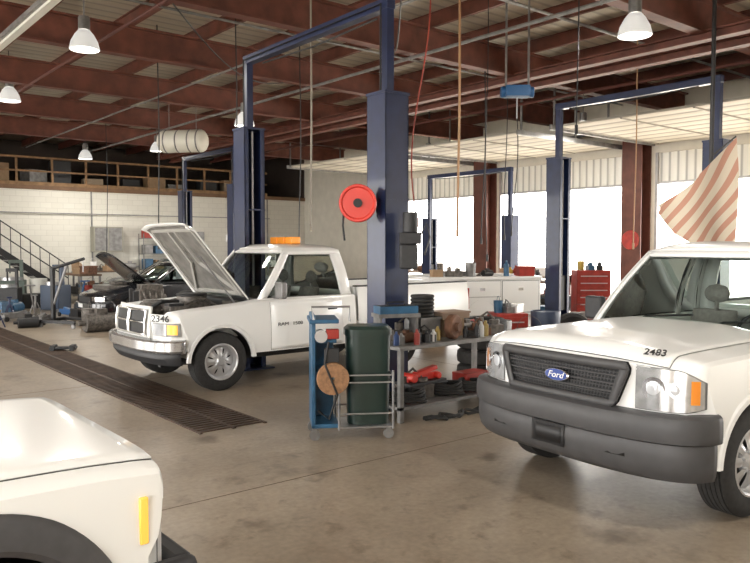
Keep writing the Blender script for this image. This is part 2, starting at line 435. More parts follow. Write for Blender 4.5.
fr.grid(lambda u,v:gf(u,v,.038+.016*sin(pi*v),z0=1.035,z1=GZ1),24,5,u0=-1,u1=1)
fr.grid(lambda u,v:gf(u,v,.038+.016*sin(pi*v),z0=GZ0,z1=.825),24,5,u0=-1,u1=1)
for a,b in ((-1,-.89),(.89,1)): fr.grid(lambda u,v:gf(u,v,.044),2,12,u0=a,u1=b)
for zz in (.88,.935,.99): fr.grid(lambda u,v:gf(u,v,.030,z0=zz-.006,z1=zz+.006),24,1,u0=-.95,u1=.95)
fr.build("grille",GREYPL,T,solid=.022,ang=50)
ms=M()
for k in range(-18,19): ms.grid(lambda u,v:gf(u,v,.022,z0=.81,z1=1.05),1,4,u0=k*.05-.006,u1=k*.05+.006)
for k in range(9): ms.grid(lambda u,v:gf(u,v,.023,z0=.835+k*.025-.003,z1=.835+k*.025+.003),20,1,u0=-.95,u1=.95)
ms.build("grille_mesh",GREYPL,T,solid=.004)
def oval(m): return [(x,y*.112,z*.046) for x,y,z in m.v]
em=M().lathe([(.001,.008),(.9,.008),(1,0)],axis='X',n=40); em.v=oval(em)
emo=em.build("emblem",CHROME,T,(nosef(V,0)+.055,0,.935))
em=M().lathe([(.001,.012),(.86,.012),(.90,.006)],axis='X',n=40); em.v=oval(em)
em.build("emblem_field",mat("emblem_blue",(.012,.045,.24),.4),emo)
text("Ford",emo,(.014,0,0),(90,0,90),.062,WHITE,shear=.3,sx=1.2)
REFL=mat("reflector",(.85,.86,.87),.12,.7,var=.2,scale=18,bump=.2)
for s in (1,-1):
    lo=lambda y:.795+.03*(max(0,abs(y)-.86)/.115)**2
    hi=lambda y:1.075-.02*((abs(y)-.55)/.4)-.06*max(0,(abs(y)-.84)/.13)**2
    ylo,yhi=.605,.975
    facepatch(V,T,"headlight_trim",SEAM,s*(ylo-.006),s*(yhi+.006),lambda y:lo(y)-.006,lambda y:hi(y)+.006,.004,20,8,rake=.03)
    hl=facepatch(V,T,"headlight",REFL,s*ylo,s*yhi,lo,hi,.008,20,8,rake=.03)
    ins=M()
    for yy,r in ((.715,.08),(.845,.055)):
        x=nosef(V,yy)
        nrm=Vector((1,s*(.3 if yy<.8 else .7),0)).normalized()
        ins.cyl(Vector((x,s*yy,.935))-nrm*.02,Vector((x,s*yy,.935))+nrm*.006,r,r*.95,n=24,mi=0)
        ins.cyl(Vector((x,s*yy,.935))+nrm*.006,Vector((x,s*yy,.935))+nrm*.012,r*.6,r*.3,n=24,mi=1)
    ins.build("lamp_bowl",[CHROME,mat("bulb_glass",(.85,.87,.9),.1,.3)],hl)
    facepatch(V,T,"turn_signal",AMBER,s*.925,s*.962,lambda y:.85,lambda y:1.0,.014,4,3,rake=.03)
    facepatch(V,T,"headlight_lens",CLEAR,s*ylo,s*yhi,lo,hi,.026,20,8,rake=.03)
bumper(T,V,[(-.05,.78),(.05,.775),(.09,.765),(.102,.745),(.108,.70),(.108,.65),(.102,.615),(.085,.605)],GREYPL,W=1.0,D=.39,name="front_bumper",umax=.975,ang=40)
bumper(T,V,[(.085,.608),(.082,.595),(.09,.58),(.092,.52),(.088,.46),(.07,.40),(.03,.36),(-.1,.345)],GREYPL,W=.99,D=.388,name="bumper_valance",umax=.95,ang=40)
def bp(name,y0,y1,z0,z1,off,mt,par=T,solid=.01):
    return M().grid(lambda u,v:(V['Xc']+ .388*(max(0,1-(abs(lerp(y0,y1,u))/.99)**2.9))**(1/2.9)+off,lerp(y0,y1,u),lerp(z0,z1,v)),10,2).build(name,mt,par,solid=solid)
bp("bumper_opening",-.60,.60,.485,.535,.090,BLACK)
pb=bp("plate_bracket",-.17,.13,.445,.60,.102,DARKPL,solid=.008)
bp("plate_recess",-.145,.105,.465,.58,.1075,BLACK,solid=.002)

# ======= hood-up pickup
rx,ry,_=P(-2.55,10.1)
T,V,C=pickup('B',(rx,ry,0),180,"white pickup truck with raised hood and amber beacon")
RAM=T
hinge=(-.50,0,1.16)
def hf2(u,v):
    y=u*lerp(.80,.72,v); x=lerp(0,1.30,v)-.05*(abs(u)**6)*v
    return (x,y,.02*(1-u**4)-.03*max(0,abs(u)-.9)/.1-.06*max(0,v-.92)/.08)
h=M().grid(hf2,20,24,u0=-1,u1=1)
hood=h.build("hood",WHITE,T,hinge,(0,radians(-51),0),solid=.014,ang=30)
u_=M()
US=mat("hood_underside",(.20,.19,.175),.6,var=.35,scale=6)
u_.grid(lambda u,v:(lambda p:(p[0],p[1],p[2]-.016))(hf2(u*.94,lerp(.02,.95,v))),14,14,u0=-1,u1=1)
u_.build("hood_lining",US,hood)
rbm=M()
BZ_=-.012
for pts in ([(.1,-.62,BZ_),(.6,-.12,BZ_),(1.15,-.1,BZ_)],[(.1,.62,BZ_),(.6,.12,BZ_),(1.15,.1,BZ_)],[(.08,-.68,BZ_),(1.15,-.62,BZ_)],[(.08,.68,BZ_),(1.15,.62,BZ_)],[(.08,-.68,BZ_),(.08,.68,BZ_)],[(1.16,-.62,BZ_),(1.16,.62,BZ_)]):
    rbm.tube(pts,.026,n=4)
rbm.build("hood_brace",mat("brace_grey",(.42,.41,.38),.5),hood)
M().cyl((-.4,.62,1.05),(.12,.62,1.72),.012,n=8).build("hood_strut",STEEL,T)
eb=M()
eb.cb((.1,0,.96),(.62,.40,.26)); eb.cyl((.3,-.08,.95),(.62,-.08,.95),.16,n=20); eb.cyl((-.05,0,1.06),(-.05,0,1.17),.2,n=24)
eb.cb((-.45,.4,.95),(.16,.28,.3)); eb.cb((.4,.5,.98),(.26,.2,.2)); eb.cb((.3,-.5,.98),(.2,.22,.24)); eb.cb((-.3,-.45,.98),(.25,.25,.2))
for k in range(7): eb.tube([(-.3,-.4+.13*k,1.0),(-.1,-.3+.1*k,1.14),(.2,-.4+.13*k,1.06),(.45,-.45+.15*k,1.0)],.018,n=6)
eb.build("engine",TIN,T,bevel=.01)
M().cb((.42,.48,1.09),(.2,.15,.05)).build("battery",BLACK,T)
M().cyl((-.05,0,1.17),(-.05,0,1.20),.21,n=24).build("air_filter",BLACK,T,bevel=.01)
M().tube([(.6,.1,1.02),(.45,.15,1.12),(.2,.12,1.1)],.03).build("radiator_hose",BLACK,T)
# raised centre nose that carries the grille
def rn(u,v):
    y=u*lerp(.56,.50,v); return (nosef(V,y)+.018-.05*v*v,y,lerp(.70,1.09,v))
M().grid(rn,16,8,u0=-1,u1=1).build("grille_shell",WHITE,T,solid=.03)
facepatch(V,T,"radiator",mat("radiator_fin",(.03,.03,.03),.5,.4,var=.4,scale=60),-.47,.47,lambda y:.745,lambda y:1.035,.038,14,4,rake=.18)
gfm=M()
def gfp(y,z,o=.055): return (nosef(V,y)+o-.18*max(0,z-.9),y,z)
for z in (.742,1.04): gfm.tube([gfp(-.48+.96*k/16,z) for k in range(17)],.016,n=6)
for y in (-.48,-.02,.02,.48): gfm.tube([gfp(y,.742),gfp(y,.89),gfp(y,1.04)],.013,n=6)
gfm.tube([gfp(-.48+.96*k/16,.89) for k in range(17)],.014,n=6)
gfm.build("grille",CHROME,T)
for s in (1,-1):
    facepatch(V,T,"headlight_bezel",GREYM,s*.585,s*.965,lambda y:.735,lambda y:.90,.008,14,4)
    facepatch(V,T,"headlight",mat("reflector2",(.8,.81,.83),.15,.6,var=.2,scale=10,bump=.3),s*.60,s*.84,lambda y:.75,lambda y:.885,.02,8,4)
    facepatch(V,T,"headlight_lens",CLEAR,s*.60,s*.84,lambda y:.75,lambda y:.885,.035,8,4)
    facepatch(V,T,"turn_signal",AMBERL,s*.85,s*.955,lambda y:.76,lambda y:.88,.02,6,3)
bumper(T,V,[(-.05,.69),(.06,.685),(.085,.665),(.085,.565),(.06,.54),(.04,.53)],mat("bumper_silver",(.66,.66,.66),.18,.8,var=.12),W=.99,D=.36,umax=.96)
bumper(T,V,[(.05,.54),(.04,.46),(-.02,.38),(-.06,.38)],DARKPL,W=.97,D=.35,name="bumper_valance",umax=.9)
text("2346",T,(nosef(V,.76)+.030,.765,.952),(86,0,118),.115,INK,sx=1.2,off=.001)
LG_=mat("badge_grey",(.10,.10,.10),.4)
text("RAM",T,(-.90,.992,.80),(90,0,180),.065,LG_,sx=1.3); text("1500",T,(-1.13,.992,.80),(90,0,180),.065,LG_,sx=1.3); text("V8",T,(-1.45,.992,.80),(90,0,180),.06,LG_)
bc=M(); bc.box(-1.62,-1.5,-.3,.3,1.86,1.88,1)
for k in range(3): bc.box(-1.64,-1.48,-.3+.21*k,-.3+.21*k+.18,1.88,1.98,0)
bc.build("beacon_bar",[AMBER,BLACK],T,bevel=.012)
# ======= near white SUV corner
jx,jy,_=P(-1.865,3.03)
V=dict(W=.86,Xc=.60,Xb=.58,D=.10,n=6,R=.38,AR=.46,zb=.48,zbn=.52,wheels=[0,-2.58],xr=-3.35,
  zs=[(-3.35,1.02),(-.7,1.01),(.45,1.0),(.70,.985)],zh=[(-.75,1.065),(.3,1.05),(.6,1.035),(.70,1.02)],
  top=lambda x:'pit' if x<-.75 else 'hood',brk=[-.75],he=9,edge=.018,zroundfrom=.95,nr=.06)
C=dict(xfb=-.8,xft=-1.3,xrb=-3.33,xrt=-3.15,WB=.79,WR=.64,zb=1.04,zr=1.58,sweep=.12,B=[-1.75,-2.6],crown=.04,cw=.1)
T=top("suv",  "white boxy sport utility vehicle with black fender flares","car",(jx,jy,0),0)
vbody(V,T,WHITE);chassis(T,-3.3,.5,.55);cabin(T,C,WHITE)
FL=mat("flare_grey",(.06,.058,.06),.6,var=.15,scale=20)
for xw in V['wheels']:
    for s in (1,-1):
        wheel(T,xw,s*(V['W']-.075),V['R'],.21,'alloy',SILV,DUSTY)
        M().lathe([(V['AR']-.045,s*(V['W']-.06)),(V['AR']-.045,s*(V['W']+.035)),(V['AR']-.02,s*(V['W']+.055)),(V['AR']+.05,s*(V['W']+.04)),(V['AR']+.085,s*(V['W']-.01))],
          c=(xw,0,V['R']+.045),axis='Y',n=40,a0=-.1,a1=pi+.1).build("fender_flare",FL,T,ang=50)
        M().lathe([(V['AR']-.003,s*.5),(V['AR']-.003,s*(V['W']-.02))],c=(xw,0,V['R']),axis='Y',n=24,a0=.02,a1=pi-.02).build("wheel_well",DUSTY,T)
door(T,V,-.86,-1.75,.52,.99,WHITE)
for s in (1,-1):
    sy=V['W']-.16*(.12**1.6)+.004
    M().box(.568,.602,s*(sy-.01),s*(sy+.010),.735,.915).build("side_marker",AMBERL,T,bevel=.006)
    M().box(nosef(V,.6)-.01,nosef(V,.6)+.015,s*.5,s*.72,.72,.87).build("headlight",CHROME,T,bevel=.01)
    M().tube([(.64,s*(sy-.012),.56),(.64,s*(sy-.012),.75),(.635,s*(sy-.018),.93)],.003,n=4).build("panel_seam",SEAM,T)
g=M()
for k in range(8): g.box(.695,.715,-.42+.108*k,-.42+.108*k+.07,.70,.88)
g.build("grille",BLACK,T)
M().box(.70,.80,-.84,.84,.50,.64).box(.58,.80,-.885,-.80,.50,.64).box(.58,.80,.80,.885,.50,.64).build("front_bumper",DARKPL,T,bevel=.03)
def jh(u,v,w=.74,e=.008):
    x=lerp(-.7,nosef(V,u*w)-.025,v); t=max(0,(x-.58)/.12)
    y=u*w; zh=pl(x,V['zh']);ed=pl(x,V['zs'])+.018
    return (x,y,zh-(zh-ed)*(abs(y)/.82/.975)**9+e-.06*max(0,(t-.8)/.2)**2)
M().grid(jh,16,24,u0=-1,u1=1).build("hood",WHITE,T,solid=.006,ang=60)
M().grid(lambda u,v:jh(u,v,.745,.003),16,24,u0=-1,u1=1).build("hood_seam",SEAM,T,ang=60)

# ======= sedans
def sedan(loc,rz,paint,label,hoodup=False):
    V=dict(W=.88,Xc=.45,Xb=.42,D=.42,n=2.6,R=.31,AR=.36,zb=.28,zbn=.3,wheels=[0,-2.7],xr=-3.6,
      zs=[(-3.6,.88),(-2.8,.90),(-.6,.88),(.4,.72),(.87,.62)],zh=[(-3.6,.98),(-2.9,1.0),(-2.5,1.0),(-.5,.98),(.4,.84),(.87,.70)],
      top=lambda x:'hood' if (x>-.5 or x<-2.7) else 'pit',brk=[-.5,-2.7],he=4,zroundfrom=.62,nr=.05)
    C=dict(xfb=-.55,xft=-1.2,xrb=-2.95,xrt=-2.35,WB=.77,WR=.56,zb=.93,zr=1.38,sweep=.25,B=[-1.65],crown=.04,cw=.1)
    T=top("sedan",label,"car",loc,rz)
    vbody(V,T,paint);chassis(T,-3.4,.5,.55,.2,.4);cabin(T,C,paint,interior=False)
    for xw in V['wheels']:
        for s in (1,-1): wheel(T,xw,s*.77,.31,.2,'alloy',GREYM)
    for s in (1,-1): facepatch(V,T,"headlight",CHROME,s*.5,s*.82,lambda y:.56,lambda y:.66,.012,8,3)
    facepatch(V,T,"grille",DARKPL,-.42,.42,lambda y:.5,lambda y:.64,.012,8,3)
    bumper(T,V,[(-.02,.52),(.06,.50),(.07,.36),(.0,.27)],paint,W=.88,D=.43)
    facepatch(V,T,"plate",WHITE,-.16,.16,lambda y:.4,lambda y:.49,.085,2,2)
    if hoodup:
        M().grid(lambda u,v:(1.1*v-.1*u*u*v,u*lerp(.70,.62,v),.04*(1-u*u)),12,10,u0=-1,u1=1).build("hood",paint,T,(-.42,0,.98),(0,radians(-38),0),solid=.03)
        M().box(-.3,.5,-.5,.5,.7,.90).box(-.1,.2,-.2,.2,.9,.98).build("engine",TIN,T,bevel=.02)
    return T
BLKP=mat("black_paint",(.012,.013,.016),.2,coat=.6); DGR=mat("dark_green_paint",(.02,.035,.035),.2,coat=.6)
a,b,_=P(-6.2,18.0); sedan((a,b,0),180,BLKP,"black sedan with partly raised hood in a service bay",True)
a,b,_=P(-7.6,23.0); sedan((a,b,0),178,DGR,"dark green sedan parked near block wall")

# ---------------- structure
def floor_mat():
    m=bpy.data.materials.new("concrete_floor");m.use_nodes=True;nt=m.node_tree;b=nt.nodes["Principled BSDF"];L=nt.links.new
    tc=nt.nodes.new("ShaderNodeTexCoord")
    def noise(sc,de,ro=.5):
        n=nt.nodes.new("ShaderNodeTexNoise");n.inputs["Scale"].default_value=sc;n.inputs["Detail"].default_value=de;n.inputs["Roughness"].default_value=ro
        L(tc.outputs["Object"],n.inputs["Vector"]);return n
    n1=noise(.5,9,.65);n2=noise(22,8);n3=noise(4.5,9,.7);n4=noise(1.3,5,.55)
    def ramp(n,p0,c0,p1,c1):
        r=nt.nodes.new("ShaderNodeValToRGB");e=r.color_ramp.elements;e[0].position=p0;e[0].color=(*c0,1);e[1].position=p1;e[1].color=(*c1,1);L(n.outputs["Fac"],r.inputs["Fac"]);return r
    r=ramp(n1,.34,(.225,.178,.130),.66,(.375,.310,.235))
    cur=r
    for rr,f in ((ramp(n3,.30,(.45,.41,.37),.46,(1,1,1)),.8),(ramp(n2,.25,(.72,.72,.72),.7,(1.1,1.1,1.1)),.7),(ramp(n4,.30,(.30,.26,.23),.40,(1,1,1)),.75)):
        mx=nt.nodes.new("ShaderNodeMixRGB");mx.blend_type='MULTIPLY';mx.inputs[0].default_value=f;L(cur.outputs[0],mx.inputs[1]);L(rr.outputs[0],mx.inputs[2]);cur=mx
    L(cur.outputs[0],b.inputs["Base Color"])
    mr=nt.nodes.new("ShaderNodeMapRange");mr.inputs[3].default_value=.22;mr.inputs[4].default_value=.48;L(n3.outputs["Fac"],mr.inputs[0]);L(mr.outputs[0],b.inputs["Roughness"])
    bp_=nt.nodes.new("ShaderNodeBump");bp_.inputs["Strength"].default_value=.05;L(n2.outputs["Fac"],bp_.inputs["Height"]);L(bp_.outputs[0],b.inputs["Normal"])
    return m
FLOOR=floor_mat()
struct(M().box(-7.2,19.2,-7,33.3,-.3,0),"floor",FLOOR)
jn=M()
for a in (-3,1.6,8.2,14.5): jn.box(a-.006,a+.006,-6.9,28,.0005,.0012)
for b in (0.2,4.9,9.9,15,20): jn.box(-7,19,b-.006,b+.006,.0005,.0012)
struct(jn,"trim_1",mat("joint",(.16,.12,.085),.8))
def block_mat():
    m=bpy.data.materials.new("painted_block");m.use_nodes=True;nt=m.node_tree;b=nt.nodes["Principled BSDF"];L=nt.links.new
    tc=nt.nodes.new("ShaderNodeTexCoord");mp=nt.nodes.new("ShaderNodeMapping");mp.inputs["Rotation"].default_value=(radians(90),0,0)
    br=nt.nodes.new("ShaderNodeTexBrick");br.inputs["Scale"].default_value=1;br.inputs["Brick Width"].default_value=.4;br.inputs["Row Height"].default_value=.2;br.inputs["Mortar Size"].default_value=.008
    br.inputs["Color1"].default_value=(.68,.66,.59,1);br.inputs["Color2"].default_value=(.65,.63,.56,1);br.inputs["Mortar"].default_value=(.57,.55,.49,1)
    L(tc.outputs["Object"],mp.inputs[0]);L(mp.outputs[0],br.inputs["Vector"]);L(br.outputs["Color"],b.inputs["Base Color"]);b.inputs["Roughness"].default_value=.7
    return m
BLOCK=block_mat()
def ribs(name,col,scale,axis,rough=.5,strength=.6,dist=.03,emi=0,dk=.65):
    m=bpy.data.materials.new(name);m.use_nodes=True;nt=m.node_tree;b=nt.nodes["Principled BSDF"];L=nt.links.new
    tc=nt.nodes.new("ShaderNodeTexCoord");w=nt.nodes.new("ShaderNodeTexWave");w.bands_direction=axis;w.inputs["Scale"].default_value=scale;w.inputs["Distortion"].default_value=0
    L(tc.outputs["Object"],w.inputs["Vector"]);bp_=nt.nodes.new("ShaderNodeBump");bp_.inputs["Strength"].default_value=strength;bp_.inputs["Distance"].default_value=dist
    r=nt.nodes.new("ShaderNodeValToRGB");e=r.color_ramp.elements;e[0].position=0;e[0].color=(*[c*dk for c in col],1);e[1].position=.3;e[1].color=(*col,1)
    L(w.outputs["Fac"],r.inputs[0]);L(r.outputs[0],b.inputs["Base Color"])
    L(w.outputs["Fac"],bp_.inputs["Height"]);L(bp_.outputs[0],b.inputs["Normal"]);b.inputs["Roughness"].default_value=rough
    if emi: b.inputs["Transmission Weight"].default_value=emi
    return m
ROOFM=ribs("roof_sheet",(.50,.45,.36),1.0,'Y')
SIDING=ribs("siding",(.80,.79,.74),1.3,'Y',emi=.12,dk=.5)
DOORP=ribs("door_panel",(.52,.49,.42),.55,'X',dk=.5,rough=.7)
ROOFZ=6.15
struct(M().box(-7.2,19.4,-7.2,33.5,ROOFZ,ROOFZ+.1),"ceiling",ROOFM)
CREAM=mat("cream_wall",(.68,.65,.57),.7,var=.08,scale=3)
AW=19.0
ops=[(-6.2,-1.4),(0,4.7),(5.7,11.0),(11.85,16.65),(17.45,22.4)]
w=M();prev=-7.0
for a,b in ops: w.box(AW,AW+.25,prev,a,0,ROOFZ);w.box(AW,AW+.25,a,b,4.4,ROOFZ);prev=b
w.box(AW,AW+.25,prev,28.3,0,ROOFZ)
struct(w,"wall_right",CREAM)
w=M();prev=-7.0
ops2=[(-5.5,-.5),(1.0,6.0),(7.5,12.5),(14,19),(20.5,25.5)]
for a,b in ops2: w.box(-7.25,-7,prev,a,0,ROOFZ);w.box(-7.25,-7,a,b,4.4,ROOFZ);prev=b
w.box(-7.25,-7,prev,33.3,0,ROOFZ)
struct(w,"wall_left",CREAM)
struct(M().box(-7.2,19.2,-7.25,-7,0,ROOFZ),"wall_front",CREAM)
struct(M().box(-7,19,28.3,28.55,0,3.85),"wall_back",BLOCK)
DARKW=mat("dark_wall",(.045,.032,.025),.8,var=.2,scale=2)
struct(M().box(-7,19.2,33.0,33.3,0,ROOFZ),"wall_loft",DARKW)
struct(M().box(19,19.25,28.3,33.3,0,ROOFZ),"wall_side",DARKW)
struct(M().box(-7,19,28.25,33,3.85,4.0),"trim_2",mat("deck",(.17,.095,.05),.7,var=.2))
struct(M().box(-40,-7.3,-30,50,-.35,-.05),"trim_3",mat("asphalt",(.6,.57,.52),.8,var=.1))
struct(M().box(19.3,60,-30,60,-.35,-.05),"trim_4",MC["asphalt"])
for i,(a,b) in enumerate(ops):
    m=M().box(AW+.10,AW+.14,a,b,3.58,4.4)
    struct(m,"door_%d"%(i+1),SIDING)
    m=M().box(AW+.04,AW+.10,a,b,3.54,3.60).box(AW+.0,AW+.06,a-.0,a+.07,0,4.4).box(AW+.0,AW+.06,b-.07,b,0,4.4)
    struct(m,"trim_%d"%(i+6),GALV)
for i,(a,b) in enumerate(ops[1:]):
    g=top("overhead_door","white ribbed overhead door section raised on ceiling tracks","overhead door",(16.6,(a+b)/2,4.62),0,"raised overhead doors")
    w=(b-a)/2-.12
    pm=M()
    for k in range(8):
        pm.box(-2.2+k*.55,-2.2+k*.55+.535,-w,w,0,.05)
    pm.build("door_panel",DOORP,g)
    st_=M()
    for k in range(4): st_.box(-2.2,2.2,-w+.05+k*(2*w-.15)/3,-w+.09+k*(2*w-.15)/3,-.025,0)
    st_.build("door_stiffener",mat("stiffener",(.32,.30,.26),.6),g)
    tk=M()
    for s in (-1,1):
        tk.box(-2.35,2.2,s*(w+.05)-.03,s*(w+.05)+.03,-.06,.06)
        for xx in (-2.2,0): tk.box(xx-.02,xx+.02,s*(w+.05)-.02,s*(w+.05)+.02,.05,ROOFZ-4.62)
    tk.build("track",GREYM,g)
    M().cyl((1.9,-w,.42),(1.9,w,.42),.04,n=10).build("torsion_shaft",GREYM,g)
cols=[]
for i,b in enumerate((5.2,11.42,17.05,22.8)):
    s_=M().box(AW-.5,AW-.46,b-.3,b+.3,0,5.1).box(AW-.04,AW,b-.3,b+.3,0,5.1).box(AW-.46,AW-.04,b-.03,b+.03,0,5.1)
    cols.append(thing(s_,"steel_column",mat("column_brown",(.11,.038,.026),.6,var=.3,scale=4),"dark red-brown steel column against door wall","column",(0,0,0),group="wall columns"))
for b in (2.6,6.2,10.2,13.6,17.4,21.4,25.3):
    g=M().box(-7,19,b-.11,b+.11,5.34,5.375).box(-7,19,b-.11,b+.11,5.85,5.885).box(-7,19,b-.015,b+.015,5.375,5.85)
    thing(g,"roof_girder",BEAM,"dark red steel roof girder","steel beam",(0,0,0),group="roof girders")
a=-6.3
while a<18.8:
    g=M().box(a-.04,a+.04,-7,33,5.89,5.90).box(a-.008,a+.008,-7,33,5.90,6.13).box(a-.04,a+.04,-7,33,6.13,6.15)
    thing(g,"roof_purlin",BEAM,"thin dark red steel roof purlin","steel beam",(0,0,0),group="roof purlins")
    a+=1.45
for a0,zz in ((12.55,5.14),(12.05,5.22)):
    g=M().box(a0-.1,a0+.1,-7,28.2,zz,zz+.03).box(a0-.1,a0+.1,-7,28.2,zz+.13,zz+.16).box(a0-.02,a0+.02,-7,28.2,zz+.03,zz+.13)
    thing(g,"crane_beam",BEAM,"long dark red steel beam under the girders","steel beam",(0,0,0),group="runway beams")
for i,(a0,zz,r,mt,lab) in enumerate([(9.2,5.28,.03,GREYM,"grey steel pipe run below roof girders"),(4.4,5.27,.025,mat("pipe_red",(.10,.03,.022),.5),"dark red sprinkler pipe run below roof girders"),(14.2,5.27,.04,MC["pipe_red"],"dark red sprinkler pipe run below roof girders"),(7.1,5.29,.02,GREYM,"grey steel pipe run below roof girders")]):
    m=M().cyl((a0,-6.9,zz),(a0,28,zz),r,n=10)
    for b in (2.6,6.2,10.2,13.6,17.4,21.4): m.lathe([(r+.004,-.02),(r+.012,0),(r+.004,.02)],c=(a0,b,zz),axis='Y',n=10)
    thing(m,"overhead_pipe",mt,lab,"pipe",(0,0,0),group="overhead pipes")
for i,(b0,zz,r) in enumerate([(8.1,5.82,.03),(12.0,5.84,.025),(15.2,5.83,.03),(4.2,5.84,.02)]):
    thing(M().cyl((-6.9,b0,zz),(18.9,b0,zz),r,n=8),"overhead_pipe",GREYM,"grey conduit run under roof purlins","pipe",(0,0,0),group="overhead pipes")
for (a0,b0,a1,b1) in ((5.5,6.2,8.8,10.2),(4.6,10.2,8.6,13.6)):
    pts=[(lerp(a0,a1,k/16),lerp(b0,b1,k/16),5.32-.4*sin(pi*k/16)) for k in range(17)]
    thing(M().tube(pts,.012,n=6),"sagging_cable",BLACK,"black cable sagging between roof girders","cable",(0,0,0),group="sagging cables")
# trench grate
gm=M()
gx0,gx1=3.25,3.95
bb=6.7
while bb<26:
    gm.box(gx0,gx1,bb,bb+.045,.001,.012); bb+=.09
gm.box(gx0-.03,gx0,6.65,26,0,.013).box(gx1,gx1+.03,6.65,26,0,.013).box(3.58,3.62,6.65,26,.001,.0125)
thing(gm,"drain_grate",mat("rusty_grate",(.075,.045,.030),.6,.3,var=.5,scale=4),"long rusty steel trench drain grate in the floor","drain grate",(0,0,0))
struct(M().box(gx0,gx1,6.7,26,.0004,.0009),"trim_5",mat("trench_dark",(.015,.010,.008),.9))
rl=M()
for k in range(18): rl.box(-4+k*1.2,-4+k*1.2+.07,28.26,28.33,4.0,5.0)
rl.box(-5,17,28.24,28.35,4.95,5.02);rl.box(-5,17,28.24,28.28,4.47,4.53);rl.box(-5,17,28.24,28.28,4.0,4.12)
thing(rl,"loft_railing",RAILW,"wooden plank railing along the storage loft","railing",(0,0,0))
for k in range(14):
    a=.5+k*1.15+random.random()*.4;h=.3+random.random()*.8
    cm=[CARD,GREYM,DARKPL,mat("tan_box",(.34,.26,.18),.8),BLACK][k%5]
    q=M().box(-.35,.35,-.3,.3,0,h).box(-.36,.36,-.02,.02,h,h+.005)
    thing(q,"storage_box",cm,["cardboard","grey metal","dark plastic","tan cardboard","black"][k%5]+" storage box standing on loft deck","box",(a,29.2,4.0),random.uniform(-20,20),"loft boxes",bevel=.01)
st=top("staircase","steel staircase with black pipe railing beside block wall","staircase",(0,0,0))
s1=M()
A0,A1=8.1,2.9;N=20
for k in range(N):
    a=lerp(A0,A1,k/N);z=3.85*(k+1)/N; s1.box(a-.3,a,26.9,27.9,z-.04,z)
s1.build("tread",GREYM,st)
s2=M()
for y in (26.88,27.92): s2.add([(A0,y-.02,0),(A1,y-.02,3.7),(A1,y-.02,3.95),(A0,y-.02,.25),(A0,y+.02,0),(A1,y+.02,3.7),(A1,y+.02,3.95),(A0,y+.02,.25)],[(0,1,2,3),(7,6,5,4),(0,4,5,1),(1,5,6,2),(2,6,7,3),(3,7,4,0)])
s2.build("stringer",BLACK,st)
s3=M()
for dz in (.95,.5): s3.tube([(A0,26.88,dz+.2),(A1,26.88,dz+3.9)],.02)
for k in range(18):
    t=k/17;s3.tube([(lerp(A0,A1,t),26.88,lerp(.2,3.9,t)),(lerp(A0,A1,t),26.88,lerp(.2,3.9,t)+.95)],.014)
s3.build("handrail",BLACK,st)
# ---------------- two post lifts
def lift(A,B,H1,H2,label,arms=True):
    ax,ay=P(*A)[:2];bx,by=P(*B)[:2]
    cx,cy=(ax+bx)/2,(ay+by)/2
    ang=math.degrees(math.atan2(by-ay,bx-ax)); L=math.hypot(bx-ax,by-ay)/2
    T=top("vehicle_lift",label,"vehicle lift",(cx,cy,0),ang,"two-post lifts")
    for s in (-1,1):
        m=M(); x=s*L; w=.17
        m.box(x+s*w-s*.012,x+s*w,-w,w,0,H1).box(x-w,x+w,-w,-w+.02,0,H1).box(x-w,x+w,w-.02,w,0,H1)
        m.box(x-s*w,x-s*(w-.02),-w,-w+.07,0,H1).box(x-s*w,x-s*(w-.02),w-.07,w,0,H1)
        m.box(x-.28,x+.28,-.26,.26,0,.02); m.box(x-w-.01,x+w+.01,-w-.01,w+.01,H1-.03,H1)
        m.box(x-w-.004,x+w+.004,-w-.004,w+.004,H1*.66,H1*.66+.02)
        m.build("column",BLUE,T)
        M().box(x-.05,x+.05,-.05,.05,H1,H2).build("column_extension",BLUE,T)
        M().box(x-.13,x+.13,-.13,.13,.55,1.25).build("carriage",BLACK,T,bevel=.01)
        M().cyl((x-s*.1,0,1.25),(x-s*.1,0,H1-.05),.02,n=8).build("lift_cylinder",STEEL,T)
        if arms:
            for q in (-1,1):
                am=M()
                p0=Vector((x-s*.15,q*.12,.16)); p1=Vector((x-s*.75,q*.95,.16))
                am.tube([p0,p0.lerp(p1,.6)],.06,n=4);am.tube([p0.lerp(p1,.5),p1],.045,n=4);am.cyl(p1+Vector((0,0,.02)),p1+Vector((0,0,.12)),.06,n=14)
                am.build("lift_arm",BLUE,T)
    M().box(-L-.06,L+.06,-.06,.06,H2,H2+.12).build("crossbeam",BLUE,T,bevel=.005)
    tb=M().tube([(-L+.02,.09,.4),(-L+.02,.09,H2+.05),(L-.02,.09,H2+.05),(L-.02,.09,.4)],.012)
    tb.build("hydraulic_hose",BLACK,T)
    M().tube([(L-.3,-.08,H2-.02),(0,-.08,H2-.06),(-L+.3,-.08,H2-.02)],.012).build("shutoff_bar",BLACK,T)
    return T
lift((.15,8.6),(-1.89,11.2),3.6,4.55,"dark blue two-post vehicle lift around white pickup",arms=False)
lift((3.68,14.9),(5.71,12.42),3.6,4.55,"dark blue two-post vehicle lift near the bay doors")
lift((1.75,23.6),(3.85,21.1),2.7,3.95,"dark blue two-post vehicle lift near far bay doors")
lift((-4.0,21.3),(-6.1,23.9),3.6,4.55,"dark blue two-post vehicle lift by the sedans",arms=False)
